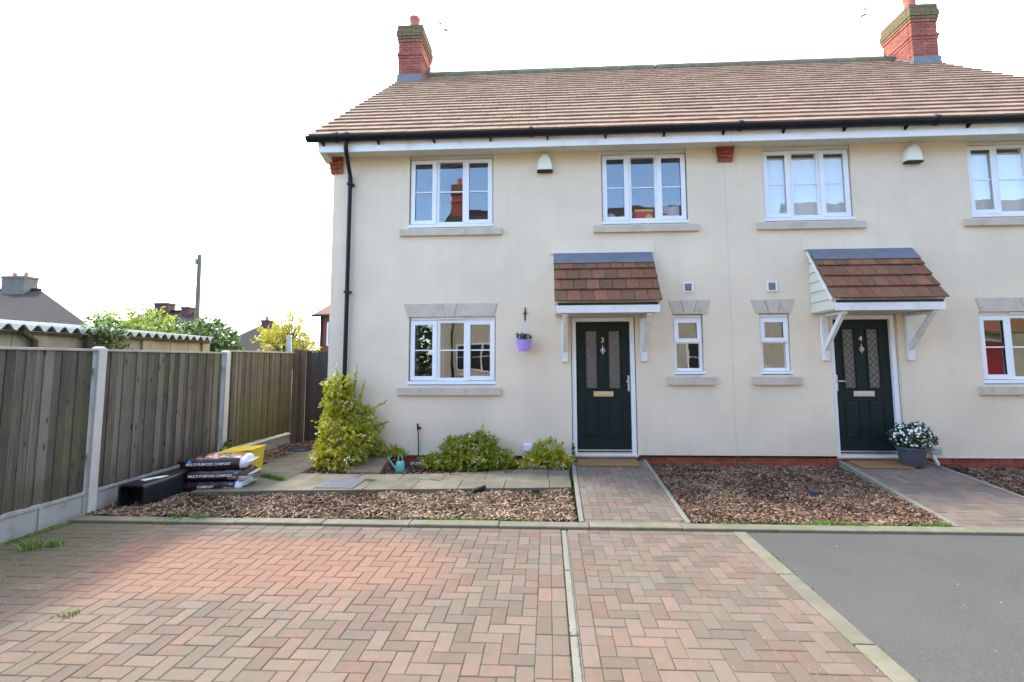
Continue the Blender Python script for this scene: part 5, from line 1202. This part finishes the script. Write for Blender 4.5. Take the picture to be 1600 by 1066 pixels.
t = hip_house('two storey red brick house with tiled roof just beyond the passage gate', -13.95, -6.9, 14, 22, 3.72, 6.6, -11.6, -9.0, [], far_brick, roofm=mat('reddish_tile', (.26, .12, .09), (.20, .09, .07), 4, .9))
MB().tube([(-13.58, 14.18, 3.6), (-13.58, 14.18, -.3)], .06, 8).build('downpipe', gutter_m, t, True)
for o in list(bpy.data.objects):
    if o.name.startswith('window') and o.parent == t: pass
t = thing('telegraph_pole', (-22.75, 18, -.3), 'wooden telegraph pole rising above the distant roofs', 'pole')
MB().tube([(-22.65, 18, -.3), (-22.73, 18, 4), (-22.78, 18, 7.6)], [.15, .125, .10], 10).build('pole_shaft', wood_pole, t, True)
MB().box(-22.98, 17.85, 7.05, -22.86, 18.0, 7.35).build('junction_box', galv, t, bevel=.01)
MB().tube([(-22.70, 18, 7.3), (-22.30, 18, 7.0), (-21.9, 18.1, 6.85)], .012, 5).build('wire', galv, t)

def tree(label, base, trunk_h, blobs, n, seed, m, leaf, per=8, ln=.4, cat='tree', name='tree'):
    t = thing(name, base, label, cat); r = np.random.default_rng(seed); sp = []
    b = MB(); bx, by_, bz = base
    cs = [np.array(q[:3]) for q in blobs]; top = max(c[2] for c in cs)
    b.tube([(bx, by_, bz), (bx+.05, by_, bz+(trunk_h)*.5), (bx, by_, bz+trunk_h)], [.10, .08, .06], 8)
    for c in cs:
        mid = (np.array((bx, by_, bz+trunk_h))*.5+c*.5)+r.normal(0, .08, 3); b.tube([(bx, by_, bz+trunk_h*.8), tuple(mid), tuple(c)], [.05, .03, .012], 6)
        for k in range(5):
            e = c+r.normal(0, 1, 3)*np.array(blobs[0][3:])*.6; b.tube([tuple(mid), tuple(e)], [.016, .005], 4)
    b.build('trunk', bark, t)
    vol = np.array([q[3]*q[4]*q[5] for q in blobs])**.66; vol /= vol.sum()
    for k in range(n):
        q = blobs[r.choice(len(blobs), p=vol)]; d = r.normal(0, 1, 3); d /= np.linalg.norm(d)
        p = np.array(q[:3])+d*np.array(q[3:])*r.uniform(.2, 1.05)**.6; dd = d*.7+r.normal(0, .5, 3)+np.array([0, 0, .4]); dd /= np.linalg.norm(dd)
        sp.append((p, p+dd*ln*r.uniform(.4, 1.3)))
    leafy('crown', m, t, sp, leaf, per, seed+1, width=.7); return t
tree('light green bushy tree behind the garage, left of the telegraph pole', (-17.9, 9, -.3), 1.8, [(-18.9, 9, 2.75, .35, .5, .45), (-18.2, 9.1, 2.75, .45, .5, .5), (-17.4, 9, 2.75, .6, .5, .5), (-17.0, 9, 2.55, .5, .5, .3), (-19.4, 9, 2.45, .4, .4, .25)], 330, 81, leaf_lime, .11, 8, .35)
tree('golden yellow tree rising behind the leaning metal post', (-10.5, 6, -.3), 1.6, [(-10.85, 6, 2.1, .38, .35, .35), (-10.35, 6.1, 2.0, .40, .35, .35), (-9.98, 6, 1.8, .35, .3, .22), (-10.5, 6.0, 2.55, .22, .2, .25), (-11.1, 6, 2.15, .22, .2, .2), (-10.3, 6, 2.55, .2, .2, .2)], 330, 91, leaf_y, .075, 8, .28)
t = climbing('green vine spilling over the end of the garage roof', (-11.3, 4, .0), [(-11.75, 4, 2.05, .35, .3, .25), (-11.3, 3.9, 2.1, .35, .3, .30), (-10.95, 3.9, 1.95, .3, .3, .28), (-11.0, 3.8, 1.75, .4, .3, .2), (-12.1, 4, 2.25, .15, .2, .12), (-11.6, 4, 2.42, .12, .12, .12)], 360, 101, leaf_g, .085, 'climbing_plant', 'climber', 9)
stems(t, (-11.3, 4, -.3), [(-11.6, 4, 2.2), (-11.2, 4, 2.1), (-11.0, 3.9, 1.8)], bark, .02)

# the pair of houses across the drive, seen mirrored in the glass -------
def opposite(x0, x1, label, door_x, wins, cx0=None):
    t = thing('house', ((x0+x1)/2, -9.1, -.2), label, 'house')
    zw = 4.9; b = MB(); ya, yb = -9.1, -17.0
    b.box(x0, yb, -.35, x1, ya, zw); b.prism([(ya, zw), (yb, zw), ((ya+yb)/2, zw+(ya-yb)/2*.80)], 'x', x0, x1)
    b.build('wall', render_far, t)
    yr = (ya+yb)/2; zr_ = zw+.18+(ya-yb)/2*.80
    rf = MB().prism([(ya+.4, zw-.06), (ya+.4, zw+.02), (yr, zr_+.06), (yb-.4, zw+.02), (yb-.4, zw-.06), (yr, zr_-.04)], 'x', x0-.2, x1+.2).build('roof', slate_far, t)
    MB().box(x0-.15, ya+.02, zw-.12, x1+.15, ya+.36, zw-.065).build('fascia_board', fascia_m, t)
    MB().tube([(x0-.2, ya+.46, zw+.0), (x1+.2, ya+.46, zw)], .06, 8).build('gutter', gutter_m, t)
    MB().tube([(x0+.75, ya+.06, -.2), (x0+.75, ya+.06, zw-.1)], .035, 8).build('downpipe', gutter_m, t)
    sx0 = x0; x0 = x0 if cx0 is None else cx0
    ch_ = MB().box(x0-.05, yr-.2, 6.6, x0+.45, yr+.7, 8.85).box(x0-.09, yr-.24, 8.45, x0+.49, yr+.74, 8.55).build('chimney', chim_brick, rf)
    MB().box(x0-.11, yr-.26, 8.851, x0+.51, yr+.76, 9.25).build('chimney_cap', mossy_brick, rf); MB().lathe((x0+.22, yr+.3, 9.25), [(.13, 0), (.12, .4)], 12).build('chimney_pot', terracotta, t)
    x0 = sx0
    for xa, xb, za, zb in wins:
        w_ = MB().box(xa, ya+.001, za, xb, ya+.03, zb).build('window', upvc, t)
        n = 3
        for k in range(n):
            xx = xa+.05+(xb-xa-.05)*k/n; ww = (xb-xa-.05)/n-.06
            MB().box(xx, ya+.0305, za+.06, xx+ww, ya+.034, (za+zb)/2-.015).build('pane', dark_in, w_); MB().box(xx, ya+.0305, (za+zb)/2+.015, xx+ww, ya+.034, zb-.06).build('pane', dark_in, w_)
        MB().box(xa-.12, ya+.001, za-.18, xb+.12, ya+.055, za-.06).build('stone_sill', stone, w_)
    d_ = MB().box(door_x-.5, ya+.001, -.05, door_x+.5, ya+.03, 2.1).build('door', upvc, t); MB().box(door_x-.42, ya+.0305, .0, door_x+.42, ya+.045, 2.03).build('door_leaf', red_door, d_)
    c_ = MB().prism([(ya+.002, 2.3), (ya+.6, 2.3), (ya+.6, 2.36), (ya+.002, 3.15)], 'x', door_x-.8, door_x+.8).build('canopy', cream_p, t)
    MB().prism([(ya+.605, 2.32), (ya+.66, 2.34), (ya+.002, 3.24), (ya+.002, 3.17)], 'x', door_x-.82, door_x+.82).build('canopy_roof', porch_tile, c_)
    return t
opposite(-7.02, 6.2, 'cream rendered house opposite with an end chimney, seen only as a reflection', -2.5, [(-6.12, -4.75, 1.1, 2.1), (-6.12, -4.75, 3.7, 4.75), (2.0, 3.4, 1.1, 2.1), (-1.0, .4, 3.7, 4.75)])
opposite(7.6, 20, 'cream rendered house opposite whose red door is reflected in the right window', 12.2, [(8.6, 10.0, 1.1, 2.1), (14.5, 16, 1.1, 2.1)], 19.4)
tree('dark broad tree beyond the end of the opposite house, seen in the window glass', (-9.4, -14, -.3), 2.6, [(-9.4, -14, 2.6, 1.2, 1.2, .8), (-8.9, -13.5, 1.6, .9, 1.0, .9), (-10.6, -14, 2.0, 1.2, 1.2, 1.1), (-9.2, -13, .9, 1.3, 1.0, .8)], 420, 111, leaf_d, .22, 8, .8)

# ------------------------------------------------------------------ grass, moss, weeds
def blades(name, spots, label, cat, m=grass_m, seed=1):
    """spots: (x0,y0,x1,y1,z,count,height)"""
    r = np.random.default_rng(seed); V = []; Fc = []
    for (x0, y0, x1, y1, z, n, h) in spots:
        for k in range(n):
            tt = r.random(); jit = .012 if h < .015 else .028; x = x0+(x1-x0)*tt+r.normal(0, jit); y = y0+(y1-y0)*tt+r.normal(0, jit*.8); hh = h*r.uniform(.4, 1.2); a = r.uniform(0, 2*PI); w_ = r.uniform(.0015, .004)+h*.02
            dx, dy = math.cos(a), math.sin(a); lx, ly = r.normal(0, .45, 2)*hh
            i = len(V); V += [(x-dx*w_, y-dy*w_, z), (x+dx*w_, y+dy*w_, z), (x+lx*.4+dx*w_*.7, y+ly*.4+dy*w_*.7, z+hh*.6), (x+lx*.4-dx*w_*.7, y+ly*.4-dy*w_*.7, z+hh*.6), (x+lx, y+ly, z+hh)]
            Fc += [(i, i+1, i+2, i+3), (i+3, i+2, i+4)]
    o = bpy.data.objects.new(name, raw_mesh(name, V, Fc, m)); link(o, None, (0, 0, 0)); props(o, label, cat, None, 'stuff'); return o
sp = [(-5.2, -2.43, -3.1, -2.43, -.185, 1100, .018), (-4.2, -2.42, -3.0, -2.42, -.185, 900, .022), (-1.2, -2.43, 1.0, -2.43, -.185, 1100, .022), (-.2, -2.41, .2, -2.41, -.185, 500, .03), (.75, -2.40, 1.15, -2.38, -.185, 330, .028), (-6.9, -2.5, -6.5, -2.5, -.175, 90, .05)]
blades('grass', sp, 'thin green grass growing along the concrete edging', 'grass', seed=3)
sp = [(-7.95, -3.7, -7.85, -2.5, GZ-.002, 500, .035), (-7.6, -3.32, -7.45, -3.25, GZ-.002, 90, .10), (-7.42, -3.22, -7.38, -3.2, GZ-.002, 50, .08), (-6.1, -4.35, -6.05, -4.3, GZ-.002, 50, .03), (-6.9, -2.64, -6.7, -2.62, GZ-.002, 40, .06), (-6.85, -.95, -6.45, -1.15, -.118, 500, .05), (-7.0, -1.5, -6.7, -1.7, -.15, 120, .03), (-5.3, -1.1, -5.2, -1.15, -.118, 160, .02), (-4.7, -1.0, -4.3, -1.1, -.118, 150, .012)]
blades('grass', sp, 'tufts of grass and weeds growing in the paving joints', 'weeds', seed=4)
sp = [(x_, -2.607, x_+.5, -2.607, GZ-.004, rng.choice([40, 150, 260]), .010) for x_ in np.arange(-7.5, -.9, .5)]
sp += [(-2.76, y_, -2.76, y_-.4, GZ-.006, rng.choice([60, 160]), .008) for y_ in np.arange(-2.7, -6, -.4)]+[(-2.70, y_, -2.70, y_-.4, GZ-.006, rng.choice([20, 110]), .008) for y_ in np.arange(-2.7, -6, -.4)]+[(-2.955, y_, -2.955, y_-.4, GZ-.006, rng.choice([40, 120]), .006) for y_ in np.arange(-2.8, -6, -.4)]
sp += [(-1.085, y_, -1.085, y_-.4, GZ-.004, 40, .008) for y_ in np.arange(-2.7, -6, -.4)]+[(-.955, y_, -.955, y_-.4, GZ-.004, rng.choice([10, 90]), .012) for y_ in np.arange(-2.7, -6, -.4)]
sp += [(-2.56, y_, -2.56, y_-.4, zpath(y_)-.03, 60, .02) for y_ in np.arange(-.3, -2.3, -.4)]+[(-1.40, y_, -1.41, y_-.4, zpath(y_)-.03, rng.choice([20, 120]), .03) for y_ in np.arange(-.8, -2.3, -.4)]
blades('moss', sp, 'green moss along the channel, kerb and path joints', 'moss', moss_m, seed=5)
t = thing('plant', (-7.9, -.55, -.1), 'leafy green weed against the fence behind the compost bags', 'weed')
leafy('foliage', leaf_g, t, [((-7.93, -.35, .0), (-7.9, -.35+.05*k, .12+.03*k)) for k in range(6)], .06, 7, 131, width=.6)
t = thing('plant', (-1.1, -1.0, -.15), 'small green weed on the bark beside the first brick path', 'weed')
leafy('foliage', leaf_g, t, [((-1.12, -1.0, -.16), (-1.12+.05*math.cos(k), -1.0+.05*math.sin(k), -.13)) for k in range(6)], .035, 5, 133, width=.8)
